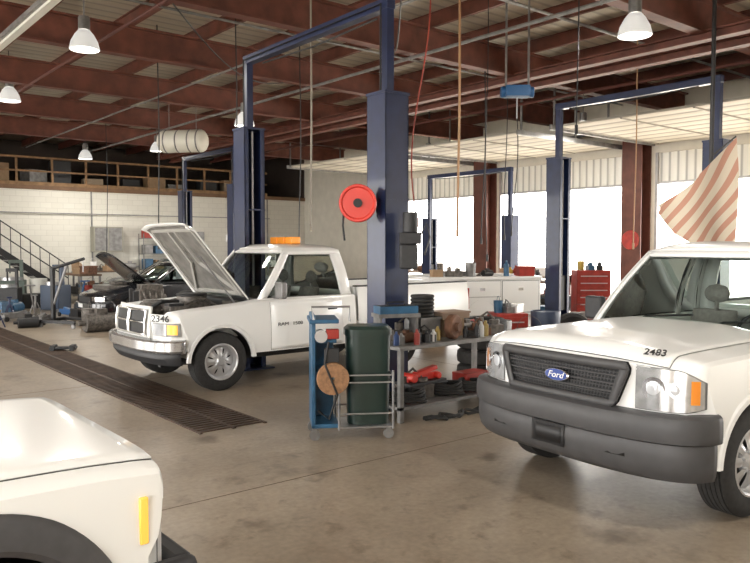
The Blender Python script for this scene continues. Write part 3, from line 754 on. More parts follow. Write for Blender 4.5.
# ---------------- high bay lamps
LG="high bay lamps"
fx0=None
GLOW=mat("lamp_glow",(1,.97,.9),.5,emis=9); SHADE=mat("lamp_shade",(.75,.75,.73),.35,.3,emis=.3)
lamps=[(-4.6,11.9,4.95),(-8.1,16.6,5.05),(-7.3,25,5.0),(-9.9,25.5,4.8),(3.6,10.4,4.75),(1.8,25,4.75),(5.3,19,4.7),(-3.0,17.2,4.6),(-1,-2,4.9),(3,2.5,4.9),(-3.5,3,4.9)]
for i,(X,Y,z) in enumerate(lamps):
    p=P(X,Y,z)
    T=top("high_bay_lamp","aluminium bell-shaped high bay lamp hanging from roof","lamp",p,0,LG)
    if fx0 is None:
        fx0=T
        M().lathe([(.22,0),(.23,.01),(.20,.13),(.14,.24),(.09,.30)],n=28).build("lamp_shade",SHADE,T,solid=.006)
        M().lathe([(.001,.05),(.12,.06),(.19,.08)],n=24).build("bulb",GLOW,T)
        M().lathe([(.001,.52),(.08,.52),(.09,.50),(.09,.31),(.07,.29)],n=16).build("ballast",GREYM,T)
        protos=[c for c in fx0.children]
    else:
        for c in protos:
            d=c.copy();COL.objects.link(d);d.parent=T
    M().cyl((0,0,.5),(0,0,ROOFZ-p[2]),.012,n=8).build("rod",GREYM,T)
    li=bpy.data.lights.new("lamp_light",'AREA');li.shape='DISK';li.size=.36;li.energy=60;li.color=(1,.95,.87)
    lo=bpy.data.objects.new("lamp_light",li);COL.objects.link(lo);lo.parent=T;lo.location=(0,0,-.01)
f=M().box(-.09,.09,-1.9,1.9,0,.07);f.box(-.05,.05,-1.85,1.85,-.04,0,1)
a,b,_=P(-4.85,10.4)
T=thing(f,"strip_light",[GREYM,mat("tube_white",(.7,.7,.64),.4)],"unlit white fluorescent strip light hung below the roof","lamp",(a,b,4.9),0)
M().box(-.005,.005,-1.5,-1.49,.07,1.25).box(-.005,.005,1.49,1.5,.07,1.25).build("hanger",GREYM,T)
p=P(-5.3,20.6,4.72)
T=top("heater_tank","white cylindrical tank hanging horizontally from the roof","tank",p,-50)
M().lathe([(.001,-.70),(.2,-.68),(.28,-.62),(.31,-.56),(.31,.56),(.28,.62),(.2,.68),(.001,.70)],axis='X',n=28).build("tank_shell",mat("tank_cream",(.70,.68,.60),.5),T)
bn=M()
for x in (-.45,-.1,.25,.5): bn.lathe([(.313,x-.02),(.32,x),(.313,x+.02)],axis='X',n=28)
bn.build("band",GREYM,T)
M().cyl((-.4,0,.28),(-.4,0,ROOFZ-p[2]),.01,n=6).cyl((.4,0,.28),(.4,0,ROOFZ-p[2]),.01,n=6).build("hanger_rod",GREYM,T)
# ---------------- hose reel on lift column
p=P(-.19,8.40,2.33)
T=top("hose_reel","round red hose reel mounted beside the lift column","hose reel",p,YAW)
r=M();
for s in (-1,1): r.lathe([(.05,s*.085),(.17,s*.085),(.185,s*.10),(.205,s*.10),(.212,s*.09),(.205,s*.078),(.05,s*.078)],axis='Y',n=48)
r.build("reel_flange",BRIGHTRED,T)
M().lathe([(.05,-.077),(.17,-.07),(.18,0),(.17,.07),(.05,.077)],axis='Y',n=36).build("wound_hose",RUBBER,T)
M().cyl((0,-.12,0),(0,.09,0),.05,n=24).build("hub",BLACK,T)
M().box(-.02,.22,.11,.14,-.05,.05).box(-.03,.03,.08,.14,-.04,.04).build("bracket",RED,T)
M().tube([(-.16,0,-.08),(-.17,0,-.25),(-.15,-.02,-.42)],.012).build("hose_end",BLACK,T)
p=P(.38,8.36,1.75)
T=top("power_unit","black and grey hydraulic power unit bolted on lift column","motor",p,YAW)
M().cyl((.02,0,.25),(.02,0,.48),.085,n=18).box(-.10,.14,-.1,.1,.12,.25).build("motor_body",DARKPL,T,bevel=.01)
M().box(-.1,.10,-.09,.09,-.16,.12).build("oil_tank",DARKPL,T,bevel=.02)
M().tube([(.12,-.05,.2),(.2,-.05,.35),(.24,-.05,.2),(.18,-.05,0)],.01).build("lever",BLACK,T)
T=top("hoist","small blue electric hoist hanging from roof beam","hoist",P(2.35,12.35,4.3),YAW)
M().box(-.20,.20,-.12,.12,0,.18).cyl((-.27,0,.08),(.27,0,.08),.09,n=18).build("hoist_body",mat("hoist_blue",(.02,.09,.22),.4),T,bevel=.01)
M().box(-.2,-.17,-.02,.02,.17,1.6).box(.17,.2,-.02,.02,.17,1.6).build("hanger",GREYM,T)
M().tube([(0,0,0),(0,0,-.35)],.012).build("hook",STEEL,T)
ORH=mat("tan_hose",(.38,.22,.11),.5); REDH=mat("red_hose",(.35,.05,.03),.5)
def hose(X,Y,z1,mt,amp,lab,ph=0,z0=6.1,r=.012):
    c=P(X,Y);pts=[]
    for k in range(25):
        t=k/24;pts.append((amp*sin(t*5+ph)*t,amp*.4*cos(t*4+ph)*t,lerp(z0,z1,t)))
    o=M().tube(pts,r).cyl((pts[-1][0],pts[-1][1],z1-.12),(pts[-1][0],pts[-1][1],z1),.022,n=8)
    thing(o,"air_hose",mt,lab,"hose",(c[0],c[1],0),0)
hose(1.24,11,2.1,ORH,.03,"tan air hose hanging from the roof",r=.018)
hose(-1.02,12,2.2,mat("grey_hose",(.3,.27,.22),.5),.02,"grey air hose hanging from the roof",r=.016)
hose(.62,9.2,2.2,REDH,.35,"loose red air hose hanging beside lift column",1,r=.009)
hose(-4.2,14.5,1.9,BLACK,.03,"black air hose hanging from the roof")
hose(-2.5,13.5,2.6,BLACK,.04,"black air hose hanging from the roof")
hose(4.9,14,1.9,ORH,.05,"tan air hose hanging from the roof")
hose(-9,25,1.5,BLACK,.05,"black air hose hanging from the roof")
hose(3.5,18.5,2.2,BLACK,.2,"black air hose hanging from the roof")
hose(-1.6,16,2.0,BLACK,.05,"black air hose hanging from the roof")
hose(2.2,15,2.0,BLACK,.1,"black air hose hanging from the roof")
hose(2.6,9.6,3.4,BLACK,.02,"black cable hanging from the roof",r=.008)
hose(1.9,12.6,1.7,BLACK,.08,"thin black cable hanging from the roof",2,r=.008)
hose(3.0,17,2.1,BLACK,.1,"thin black cable hanging from the roof",1,r=.01)
# ---------------- flag
FLAGM=bpy.data.materials.new("flag_stripes");FLAGM.use_nodes=True
nt=FLAGM.node_tree;b=nt.nodes["Principled BSDF"];at=nt.nodes.new("ShaderNodeUVMap")
sx_=nt.nodes.new("ShaderNodeSeparateXYZ");mm=nt.nodes.new("ShaderNodeMath");mm.operation='MULTIPLY';mm.inputs[1].default_value=6.5
fr_=nt.nodes.new("ShaderNodeMath");fr_.operation='FRACT';gt=nt.nodes.new("ShaderNodeMath");gt.operation='GREATER_THAN';gt.inputs[1].default_value=.45
mx=nt.nodes.new("ShaderNodeMixRGB");mx.inputs[1].default_value=(.55,.30,.22,1);mx.inputs[2].default_value=(.70,.62,.50,1)
L=nt.links.new;L(at.outputs[0],sx_.inputs[0]);L(sx_.outputs[0],mm.inputs[0]);L(mm.outputs[0],fr_.inputs[0]);L(fr_.outputs[0],gt.inputs[0]);L(gt.outputs[0],mx.inputs[0]);L(mx.outputs[0],b.inputs["Base Color"]);b.inputs["Roughness"].default_value=.85
tl=nt.nodes.new("ShaderNodeBsdfTranslucent");L(mx.outputs[0],tl.inputs[0]);ms_=nt.nodes.new("ShaderNodeMixShader");ms_.inputs[0].default_value=.35
ou=[n for n in nt.nodes if n.type=='OUTPUT_MATERIAL'][0];L(b.outputs[0],ms_.inputs[1]);L(tl.outputs[0],ms_.inputs[2]);L(ms_.outputs[0],ou.inputs[0])
T=top("flag","faded red and white striped flag draped from a thin pole","flag",P(5.35,11.95,0),YAW)
def fl(u,v):
    # upper edge sags from the pole tip out to the free corner, cloth hangs down from it
    tx=lerp(-.80,.44,u); tz=lerp(2.50,3.58,u)-.10*sin(pi*u)+.10*sin(pi*u)**2*(u>.5)*.3
    bx=pl(u,[(0,-.76),(.3,-.52),(.6,-.20),(1,.47)]); bz=pl(u,[(0,2.36),(.3,2.04),(.55,1.86),(.75,1.82),(1,1.88)])
    x=lerp(tx,bx,v)+.02*sin(v*5+u*6); z=lerp(tz,bz,v)
    return (x,-.03+.055*sin(x*8+.6*sin(z*3))*(.35+.65*v),z)
fm=M().grid(fl,40,30);fo=fm.build("cloth",FLAGM,T,fix=False,ang=80)
uv=fo.data.uv_layers.new(name="UVMap")
for lp in fo.data.loops:
    c_=fo.data.vertices[lp.vertex_index].co
    par=((c_.x+.8)*.84-(c_.z-2.42)*.54)/1.33
    uv.data[lp.index].uv=(par+.03*sin(c_.z*4),0)
M().cyl((.12,.16,1.0),(.12,.16,6.12),.035,n=12).cyl((.12,.16,3.3),(.44,.0,3.60),.014,n=8).build("pole",DARKPL,T)
# ---------------- workbench
BX,BY=5.02,5.72
T=top("workbench","steel workbench with lower shelf, cluttered with parts","workbench",(BX,BY,0),0)
BL,BW,BZ=1.75,.60,.80
M().box(0,BL,0,BW,BZ-.04,BZ).build("benchtop",GREYM,T,bevel=.005)
M().box(.02,BL-.02,.02,BW-.02,.13,.16).build("shelf",GREYM,T)
for x in (.02,BL-.07):
    for y in (.02,BW-.07): M().box(x,x+.05,y,y+.05,0,BZ-.04).build("leg",GREYM,T)
def put(m,name,mats,label,cat,x,y,z,rz=0,group=None,**k): return thing(m,name,mats,label,cat,(BX+x,BY+y,z),rz,group,**k)
put(M().box(-.22,.22,-.11,.11,0,.08).box(-.2,.2,-.09,.09,.08,.085,1).tube([(-.1,0,.085),(-.1,0,.12),(.1,0,.12),(.1,0,.085)],.008,mi=1),"toolbox",[CARTB,BLACK],"blue metal tool tray","toolbox",.25,.36,BZ+.32,-20,bevel=.004)
put(M().box(-.24,.24,-.13,.13,0,.04).box(-.22,-.2,-.11,.11,-.28,0).box(.2,.22,-.11,.11,-.28,0),"shelf_riser",GREYM,"small steel riser shelf","shelf",.25,.36,BZ+.28,-20)
put(M().box(-.15,.15,-.12,.12,0,.20).box(-.16,.16,-.02,.02,.20,.203,1),"cardboard_box",[CARD,YEL],"brown cardboard carton on bench","box",1.12,.42,BZ,12)
put(M().box(-.2,.2,-.14,.14,0,.06).box(-.21,.21,-.15,.15,.06,.08),"parts_box",mat("tan_lid",(.30,.21,.15),.7),"tan lidded parts box","box",1.12,.42,BZ+.21,-6)
tr=M()
for k in range(6): tr.lathe([(.10,-.018),(.125,-.018),(.135,-.008),(.135,.008),(.125,.018),(.10,.018),(.10,-.018)],c=(0,0,.02+k*.042),n=28)
put(tr,"rubber_bellows",RUBBER,"black ribbed rubber bellows on parts bin","rubber part",.70,.42,BZ+.25)
put(M().box(-.15,.15,-.14,.14,0,.25).box(-.16,.16,-.15,.15,.22,.25),"parts_bin",GREYM,"grey metal parts bin","bin",.70,.42,BZ)
put(M().lathe([(.001,-.05),(.12,-.05),(.14,-.03),(.14,.03),(.12,.05),(.001,.05)],axis='Y',n=24,c=(0,0,.14)).cyl((0,-.09,.14),(0,.09,.14),.05),"brake_drum",RUST,"rusty round brake drum standing on bench","brake drum",.93,.16,BZ,15)
bcol=[mat("bottle_blue",(.04,.08,.22),.3),mat("bottle_white",(.5,.5,.48),.4),DARKPL,GREYM,mat("bottle_yellow",(.36,.26,.08),.4),BLACK,mat("bottle_red",(.28,.04,.03),.4)]
bn_=["blue","white","dark","grey","yellow","black","red"]
for i in range(16):
    x=.07+.106*i+random.uniform(-.02,.02);y=random.uniform(.06,.2)
    if .78<x<1.08: continue
    r=.028+.012*random.random();h=.09+.10*random.random();c=(i*3)%7
    put(M().lathe([(.001,0),(r,0),(r,h*.7),(r*.45,h*.85),(r*.4,h),(.001,h)],n=16),"bottle",bcol[c],bn_[c]+" plastic fluid bottle on workbench","bottle",x,y,BZ,group="bench bottles")
put(M().box(-.13,.13,-.07,.07,0,.1).tube([(-.09,0,.1),(-.09,0,.15),(.09,0,.15),(.09,0,.1)],.01),"toolbox",RED,"red hand toolbox on workbench","toolbox",1.52,.46,BZ+.0,10,bevel=.006)
def junk(kind,name_loc,rz,mt,sc,suffix,grp):
    m=M();s=sc
    if kind==0: m.box(-.12*s,.12*s,-.09*s,.09*s,0,.12*s).box(-.13*s,.13*s,-.1*s,.1*s,.12*s,.15*s); n,l,c="parts_box"," lidded parts box","box"
    elif kind==1: m.lathe([(.001,0),(.07*s,0),(.08*s,.2*s),(.085*s,.205*s),(.001,.19*s)],n=18).tube([(.08*s*cos(a),0,.2*s+.08*s*sin(a)) for a in [pi*k/10 for k in range(11)]],.004); n,l,c="bucket"," bucket with wire handle","bucket"
    elif kind==2: m.cyl((-.12*s,0,.07*s),(.12*s,0,.07*s),.07*s,n=14).cyl((-.17*s,0,.07*s),(.17*s,0,.07*s),.02*s).cb((0,0,.15*s),(.08*s,.06*s,.05*s)); n,l,c="starter_motor"," starter motor part","engine part"
    elif kind==3: m.box(-.15*s,.15*s,-.07*s,.07*s,0,.1*s).cyl((-.08*s,0,.1*s),(-.08*s,0,.17*s),.04*s).cyl((.07*s,0,.1*s),(.07*s,0,.15*s),.05*s).tube([(-.08*s,0,.17*s),(0,.02*s,.22*s),(.07*s,0,.15*s)],.012*s); n,l,c="engine_part"," engine housing with hose","engine part"
    elif kind==4:
        for k in range(3): m.tube([((.13-.01*k)*s*cos(a),(.13-.01*k)*s*sin(a),.014+.024*k) for a in [2*pi*q/22 for q in range(22)]],.012,closed=True)
        n,l,c="hose_coil"," rubber hose coil","hose"
    else: m.lathe([(.001,0),(.05*s,0),(.05*s,.2*s),(.02*s,.24*s),(.02*s,.28*s),(.001,.28*s)],n=14); n,l,c="bottle"," fluid bottle","bottle"
    cn={id(CARD):"brown",id(GREYM):"grey",id(BLACK):"black",id(RED):"red",id(TIN):"oily grey",id(RUST):"rusty brown",id(DARKPL):"dark",id(CARTB):"blue",id(WHITE):"white",id(YEL):"yellow",id(RUBBER):"black"}.get(id(mt),"grey")
    thing(m,n,mt,cn+l+suffix,c,name_loc,rz,grp,bevel=.003)
JM=[CARD,GREYM,BLACK,TIN,RUST,DARKPL,RED,TIN,CARTB,WHITE,GREYM,YEL]
jr=random.Random(3)
for (x,y,z,k,m_,s) in [(.45,.4,BZ,3,TIN,1.2),(1.40,.40,BZ,2,TIN,1),(1.42,.2,BZ,3,RUST,.9),(.30,.25,BZ,2,RUST,.8),(1.22,.14,BZ,4,RUBBER,.6),(1.55,.2,BZ,3,TIN,1.2),(.55,.22,BZ,3,BLACK,.8),(.2,.38,.16,4,RUBBER,1.3),(.55,.4,.16,3,TIN,1.4)]:
    junk(k,(BX+x,BY+y,z),jr.uniform(-40,40),m_,s," on the workbench","bench parts")
for i,(x,y,rr) in enumerate([(.32,.22,.19),(.95,.28,.2),(1.3,.22,.17)]):
    t=M()
    for k in range(4): t.tube([((rr-.015*k)*cos(a)+.02*sin(3*a+k),(rr-.015*k)*sin(a),.02+.03*k+.02*sin(2*a+k)*.5) for a in [2*pi*q/26 for q in range(26)]],.018,closed=True)
    put(t,"hose_coil",RUBBER,"coil of black rubber hose on lower shelf","hose",x,y,.17,group="hose coils")
put(M().box(-.25,.25,-.03,.03,0,.08).cyl((-.2,-.09,.05),(-.2,.09,.05),.05).cyl((.2,-.09,.04),(.2,.09,.04),.04).cb((.05,0,.1),(.35,.08,.05),ry=-.15),"floor_jack",BRIGHTRED,"red hydraulic floor jack on lower shelf","jack",.68,.4,.33,4,bevel=.01)
put(M().box(-.2,.2,-.12,.12,0,.18),"parts_box",RED,"red steel box on lower shelf","box",1.5,.42,.16,0,bevel=.008)
put(M().box(-.3,.3,-.13,.13,0,.17).box(-.31,.31,-.14,.14,.12,.14),"parts_box",DARKPL,"dark plastic crate on lower shelf","crate",.68,.42,.16,4,bevel=.008)
for (x0_,y0_,sd) in ((.6,-.12,0),(1.2,-.16,2)):
    t=M();t.tube([(-.3+.5*k/24+.14*sin(k*.7+sd),.09*cos(k*.9+sd),.018+.012*(k%3)) for k in range(25)],.016)
    put(t,"floor_hose",RUBBER,"loose black hose lying on floor by bench","hose",x0_,y0_,0,group="floor hoses")
# ---------------- cart with green tub
T=top("service_cart","blue wheeled service cart with wire basket frame","cart",P(-.27,7.2,0),YAW+8)
c=M().box(-.36,-.32,-.22,.22,.12,1.2).box(-.36,-.12,.18,.22,.12,1.0).box(-.36,-.1,-.22,.22,.12,.16).box(-.36,-.12,-.2,.2,.62,.66).box(-.36,-.12,-.2,.2,.93,.97)
c.box(-.38,-.10,-.24,.24,1.12,1.16)
c.build("cabinet",CARTB,T,bevel=.008)
for z in (.25,.55,.62): M().tube([(-.1,-.22,z),(.42,-.22,z),(.42,.22,z),(-.1,.22,z)],.009,closed=True).build("wire_rail",STEEL,T)
for x in (-.1,.42):
    for y in (-.22,.22): M().tube([(x,y,.1),(x,y,.66)],.012).build("post",STEEL,T)
M().box(-.1,.42,-.22,.22,.11,.125).build("tray",STEEL,T)
M().tube([(-.34,-.24,1.16),(-.36,-.24,1.28),(.0,-.24,1.28),(.0,-.24,1.14)],.011).build("handle",STEEL,T)
for x in (-.33,.38):
    for y in (-.19,.19):
        M().cyl((x,y-.016,.05),(x,y+.016,.05),.05,n=20).box(x-.02,x+.02,y-.025,y+.025,.07,.12).build("caster",GREYM,T)
M().lathe([(.02,-.05),(.15,-.05),(.155,-.03),(.155,.0),(.15,.02),(.02,.02)],axis='Y',c=(-.16,-.23,.60),n=28).build("cord_reel",mat("tan_cord",(.34,.18,.09),.6,var=.4,scale=25),T)
M().cyl((-.27,-.245,1.0),(-.27,-.12,1.0),.06,n=20).build("gauge",SILV,T)
M().cb((-.17,-.22,.82),(.14,.08,.13)).build("valve_box",DARKPL,T,bevel=.006)
M().cb((-.16,-.2,1.02),(.12,.08,.09)).build("control_box",RED,T,bevel=.006)
M().tube([(-.2,-.25,.95),(-.24,-.28,.75),(-.12,-.28,.45),(-.2,-.27,.22),(-.3,-.25,.3)],.011).build("service_hose",BLACK,T)
def tub(u,v):
    a=u*2*pi; w_=.20+.02*v; d=.15+.015*v; e=.55
    x=w_*math.copysign(abs(cos(a))**e,cos(a)); y=d*math.copysign(abs(sin(a))**e,sin(a)); return (x,y,v*.86)
g=M().grid(tub,40,8); q=[tub(k/40,1) for k in range(40)]
g.add([(x*1.06,y*1.06,z) for x,y,z in q]+[(x*1.06,y*1.06,z+.06) for x,y,z in q]+[(x*.9,y*.9,z+.09) for x,y,z in q]+[(0,0,.955)],
  [(k,(k+1)%40,40+(k+1)%40,40+k) for k in range(40)]+[(40+k,40+(k+1)%40,80+(k+1)%40,80+k) for k in range(40)]+[(80+k,80+(k+1)%40,120) for k in range(40)])
g.cyl((0,0,.0),(0,0,.01),.15)
thing(g,"waste_bin",GREEN,"dark green plastic bin with rounded lid standing in cart","bin",P(-.07,7.22,.13),YAW+8)
# ---------------- clutter across
def cabinet_red(X,Y,rz,w,h,label,mt=RED):
    T=top("tool_cabinet",label,"tool cabinet",P(X,Y,0),rz)
    M().box(-w/2,w/2,-.25,.25,.12,h).build("cabinet_body",mt,T,bevel=.01)
    n=int((h-.2)/.14)
    for k in range(n):
        z=.16+k*(h-.2)/n
        d=M().box(-w/2+.02,w/2-.02,-.262,-.25,z,z+(h-.2)/n-.02).build("drawer",mt,T,bevel=.003)
        M().box(-w/2+.08,w/2-.08,-.28,-.262,z+.06,z+.08).build("handle",SILV,d)
    for x in (-w/2+.06,w/2-.06):
        for y in (-.2,.2): M().cyl((x-.02,y,.06),(x+.02,y,.06),.06,n=14).build("caster",BLACK,T)
    p=P(X,Y)
    for k in range(3):
        a_=radians(rz); dx=(-.3+.28*k)*w
        junk(jr.randrange(6),(p[0]+dx*cos(a_),p[1]+dx*sin(a_),h),jr.uniform(0,90),JM[jr.randrange(12)],1," on tool cabinet","cabinet top items")
    return T
cabinet_red(4.85,16.6,YAW,.75,1.30,"tall red rolling tool cabinet with drawers")
cabinet_red(2.25,12.5,YAW+10,.55,.72,"low red rolling tool chest")
cabinet_red(3.6,19.6,YAW,.6,1.1,"red rolling tool cabinet near bay door")
cabinet_red(-1.4,16.4,YAW,.7,1.1,"grey rolling tool cabinet",GREYM)
def drum(X,Y,mt,label,s=1):
    o=M().lathe([(.001,.88),(.27,.88),(.285,.9),(.29,.88),(.28,.6),(.29,.59),(.28,.58),(.28,.3),(.29,.29),(.28,.28),(.29,.0),(.001,0)],n=28)
    o.v=[(x*s,y*s,z*s) for x,y,z in o.v]
    thing(o,"drum",mt,label,"drum",P(X,Y,0))
drum(2.85,12.3,mat("drum_blue",(.025,.04,.08),.4,var=.3),"dark blue steel oil drum",.85)
drum(-3.2,18.8,BLACK,"black steel oil drum")
drum(6.0,17.3,DARKPL,"black steel drum near the bay door")
drum(-10.6,23.3,mat("drum_white",(.6,.6,.55),.5),"white drum beside the stairs",.9)
drum(1.85,11.2,GREYM,"grey steel drum behind workbench",.8)
TX,TY,TR=1.95,15.1,YAW+14
T=top("detached_truck_bed","low white utility truck body with closed compartment doors on blocks","truck bed",P(TX,TY,0),TR)
b=M();b.box(-1.15,1.15,-.8,.8,.50,.55).box(-1.15,1.15,.45,.85,.45,1.22).box(-1.15,-1.1,-.8,.8,.5,1.22).box(1.1,1.15,-.8,.8,.5,1.22)
b.box(-1.17,1.17,-.88,-.45,1.2,1.25).box(-1.17,1.17,.45,.88,1.2,1.25).box(-1.15,1.15,-.84,-.45,.5,1.2)
b.build("bed_box",WHITE,T,bevel=.008)
for x0_,x1_ in ((-1.1,-.5),(-.46,.30),(.34,1.1)):
    z0_=.55 if x0_!=-.46 else .86
    M().box(x0_-.008,x1_+.008,-.846,-.84,z0_-.008,1.17).build("door_gap",SEAM,T)
    d=M().box(x0_,x1_,-.856,-.846,z0_,1.162).build("compartment_door",WHITE,T,bevel=.004)
    M().box((x0_+x1_)/2-.05,(x0_+x1_)/2+.05,-.868,-.856,.98,1.03).build("latch",CHROME,d)
M().lathe([(.30,-.845),(.30,-.84),(.32,-.838)],axis='Y',c=(-.08,0,.5),n=24,a0=0,a1=pi).build("wheel_arch_lip",SEAM,T)
M().box(-.9,-.7,-.6,.6,0,.5).build("block",WOOD,T,bevel=.01);M().box(.7,.9,-.6,.6,0,.5).build("block",WOOD,T,bevel=.01)
tp=P(TX,TY);r_=radians(TR)
def onbody(x,y,z,k,m_,s): junk(k,(tp[0]+x*cos(r_)-y*sin(r_),tp[1]+x*sin(r_)+y*cos(r_),z),TR+jr.uniform(-30,30),m_,s," on utility truck body","utility body items")
for i,x in enumerate((-.95,-.6,-.25,.1,.5,.9)): onbody(x,-.66,1.25,[0,3,1,2,5,0][i],[CARD,TIN,GREYM,BLACK,CARTB,RED][i],.9+.2*(i%3))
for i,x in enumerate((-.8,-.3,.3,.8)): onbody(x,0,.55,[0,1,3,0][i],[CARD,GREYM,TIN,DARKPL][i],4.2-.4*i)
def machine(X,Y,rz,mt,h,w,label,kind=0):
    T=top("shop_machine" if kind==0 else "tire_changer",label,"machine",P(X,Y,0),rz)
    M().box(-w/2,w/2,-w*.4,w*.4,0,h*.55).build("cabinet",mt,T,bevel=.02)
    M().cyl((0,-.02,h*.55),(0,-.02,h*.62),w*.42,n=24).build("turntable",STEEL,T)
    M().box(w*.3,w*.42,-.06,.06,h*.5,h).box(-w*.1,w*.42,-.05,.05,h-.1,h).cyl((-w*.05,0,h*.7),(-w*.05,0,h),.025).build("arm",mt,T,bevel=.008)
machine(-11.3,23.0,YAW+20,mat("machine_green",(.10,.13,.11),.5,var=.3),1.4,.8,"grey-green tyre changing machine",1)
machine(-6.0,21.6,YAW,mat("machine_grey",(.16,.17,.18),.5,var=.3),1.3,.7,"grey shop machine with arm")
machine(-9.2,21.3,YAW-20,mat("machine_blue",(.04,.06,.10),.5),1.3,.65,"dark blue shop machine with arm")
machine(-3.2,22.5,YAW,MC["machine_grey"],1.5,.8,"grey shop machine with arm")
machine(-10.4,21.0,YAW+10,DARKPL,1.2,.6,"dark shop machine with arm")
T=top("engine_stand","oily engine block mounted on wheeled stand","engine stand",P(-4.75,15.6,0),YAW+30)
e_=M().cb((0,0,.75),(.5,.4,.38)).cb((0,-.16,.98),(.44,.12,.10)).cb((0,.16,.98),(.44,.12,.10)).cyl((.25,0,.7),(.33,0,.7),.12,n=16)
for k in range(4): e_.tube([(-.18+.12*k,-.2,.9),(-.18+.12*k,-.3,.82),(-.1+.1*k,-.3,.65)],.022,n=6)
e_.build("engine_block",TIN,T,bevel=.01)
M().box(-.45,.45,-.03,.03,.06,.12).box(-.45,-.39,-.35,.35,.06,.12).box(.4,.46,-.2,.2,.06,.12).box(-.42,-.34,-.04,.04,.1,.95).box(-.36,-.24,-.12,.12,.6,.9).build("stand_frame",DARKPL,T,bevel=.006)
T=top("engine_hoist","black wheeled engine hoist with boom and hook","engine hoist",P(-7.0,16.9,0),YAW+160)
eh=M().box(-.5,.5,-.4,-.34,.1,.17).box(-.5,.5,.34,.4,.1,.17).box(.45,.52,-.4,.4,.1,.17).box(.42,.5,-.04,.04,.1,1.35)
eh.build("frame",BLACK,T,bevel=.006)
M().tube([(.46,0,1.32),(-.45,0,1.55)],.04,n=6).build("boom",BLACK,T)
M().tube([(.44,0,.5),(.05,0,1.38)],.03,n=8).build("ram",STEEL,T)
M().tube([(-.42,0,1.53),(-.42,0,1.25)],.01).build("chain",STEEL,T)
for x in (-.45,.47):
    for y in (-.37,.37): M().cyl((x,y-.02,.05),(x,y+.02,.05),.05,n=12).build("caster",GREYM,T)
def fjack(X,Y,rz,mt,label):
    T=top("floor_jack",label,"jack",P(X,Y,0),rz)
    M().box(-.35,.35,-.15,-.12,.06,.2).box(-.35,.35,.12,.15,.06,.2).box(-.3,.1,-.12,.12,.08,.16).cyl((.3,0,.2),(.3,0,.24),.05).cb((.1,0,.18),(.45,.1,.05),ry=-.15).build("jack_frame",mt,T,bevel=.008)
    for x in (-.3,.3):
        for y in (-.17,.17): M().cyl((x,y-.02,.06),(x,y+.02,.06),.06,n=14).build("wheel",BLACK,T)
    M().tube([(-.32,0,.16),(-.75,0,.95)],.018).tube([(-.75,-.12,.95),(-.75,.12,.95)],.018).build("handle",mt,T)
fjack(-7.9,17.4,60,GREYM,"grey long-handled floor jack")
fjack(-7.9,19.2,100,mat("jack_blue",(.03,.10,.25),.5),"blue long-handled floor jack")
fjack(-8.9,18.2,20,GREYM,"grey long-handled floor jack")
fjack(3.0,10.3,200,RED,"red long-handled floor jack")
js0=M()
for a in range(4):
    t=a*pi/2+pi/4; js0.tube([(.16*cos(t),.16*sin(t),0),(.04*cos(t),.04*sin(t),.32)],.015,n=6)
js0.cyl((0,0,.25),(0,0,.5),.025).box(-.06,.06,-.03,.03,.5,.53)
for i,(X,Y) in enumerate([(-9.4,19),(-9.1,19.8),(-8.0,20.2),(-5.3,15.6),(2.3,10.4),(3.5,11.4),(-8.5,16.6),(-9.3,17.2)]):
    thing(js0,"jack_stand",[BLUE,GREYM,RED][i%3],["blue","grey","red"][i%3]+" steel jack stand","jack stand",P(X,Y,0),i*20,"jack stands")
thing(M().box(-.22,.22,-.1,.1,.03,.07).box(-.2,-.12,-.11,.11,0,.1).box(.12,.2,-.11,.11,0,.1),"wheel_chock",BLACK,"black rubber wheel block lying on floor","wheel chock",P(-5.5,13.0,0),-30,bevel=.01)
def tyre(X,Y,z,label,up=False,rz=0):
    if up: o=M().lathe([(.2,-.09),(.29,-.11),(.34,-.08),(.35,0),(.34,.08),(.29,.11),(.2,.09),(.2,-.09)],axis='Y',c=(0,0,.35),n=32)
    else: o=M().lathe([(.2,0),(.29,-.0),(.34,.03),(.35,.1),(.34,.18),(.29,.21),(.2,.2),(.2,0)],n=32)
    thing(o,"spare_tyre",RUBBER,label,"tyre",P(X,Y,z),rz,"loose tyres")
for k in range(4): tyre(-4.0,16.4,.212*k,"black tyre in a stack on the floor")
for k in range(3): tyre(-2.9,17.6,.212*k,"black tyre in a stack on the floor")
for k in range(4): tyre(1.5,10.3,.212*k,"black tyre in a stack behind workbench")
tyre(3.4,12.7,0,"black tyre standing upright by the lift",True,YAW)
for k in range(3): tyre(4.4,18.2,.212*k,"black tyre in a stack near bay door")
for k in range(2): tyre(3.2,17.9,.212*k,"black tyre in a stack near bay door")
def onwall(m,name,mt,label,cat,a,z,**k): return thing(m,name,mt,label,cat,(a,28.3,z),0,**k)
onwall(M().box(-.55,.55,-.4,0,0,.95).box(-.5,-.02,-.41,-.4,.05,.9,1).box(.02,.5,-.41,-.4,.05,.9,1),"wall_cabinet",[mat("cab_grey",(.28,.27,.22),.5),GREYM],"grey two-door cabinet fixed on block wall","cabinet",9.9,1.6,bevel=.01)
onwall(M().box(-.3,.3,-.22,-.005,0,.8).box(-.25,.25,-.23,-.22,.05,.75),"electrical_panel",GREYM,"grey electrical panel on wall","electrical panel",13.6,1.6)
onwall(M().box(-.2,.2,-.03,0,0,.3),"notice_sign",WHITE,"white notice sheet on block wall","sign",15.2,2.0)
cr=M()
for a in (4.5,9.4,13.1,17): cr.cyl((a,28.24,0),(a,28.24,3.85),.03,n=8)
thing(cr.box(4.4,17.1,28.2,28.25,3.0,3.03),"wall_conduit",GREYM,"grey pipe conduit run on block wall","pipe",(0,0,0))
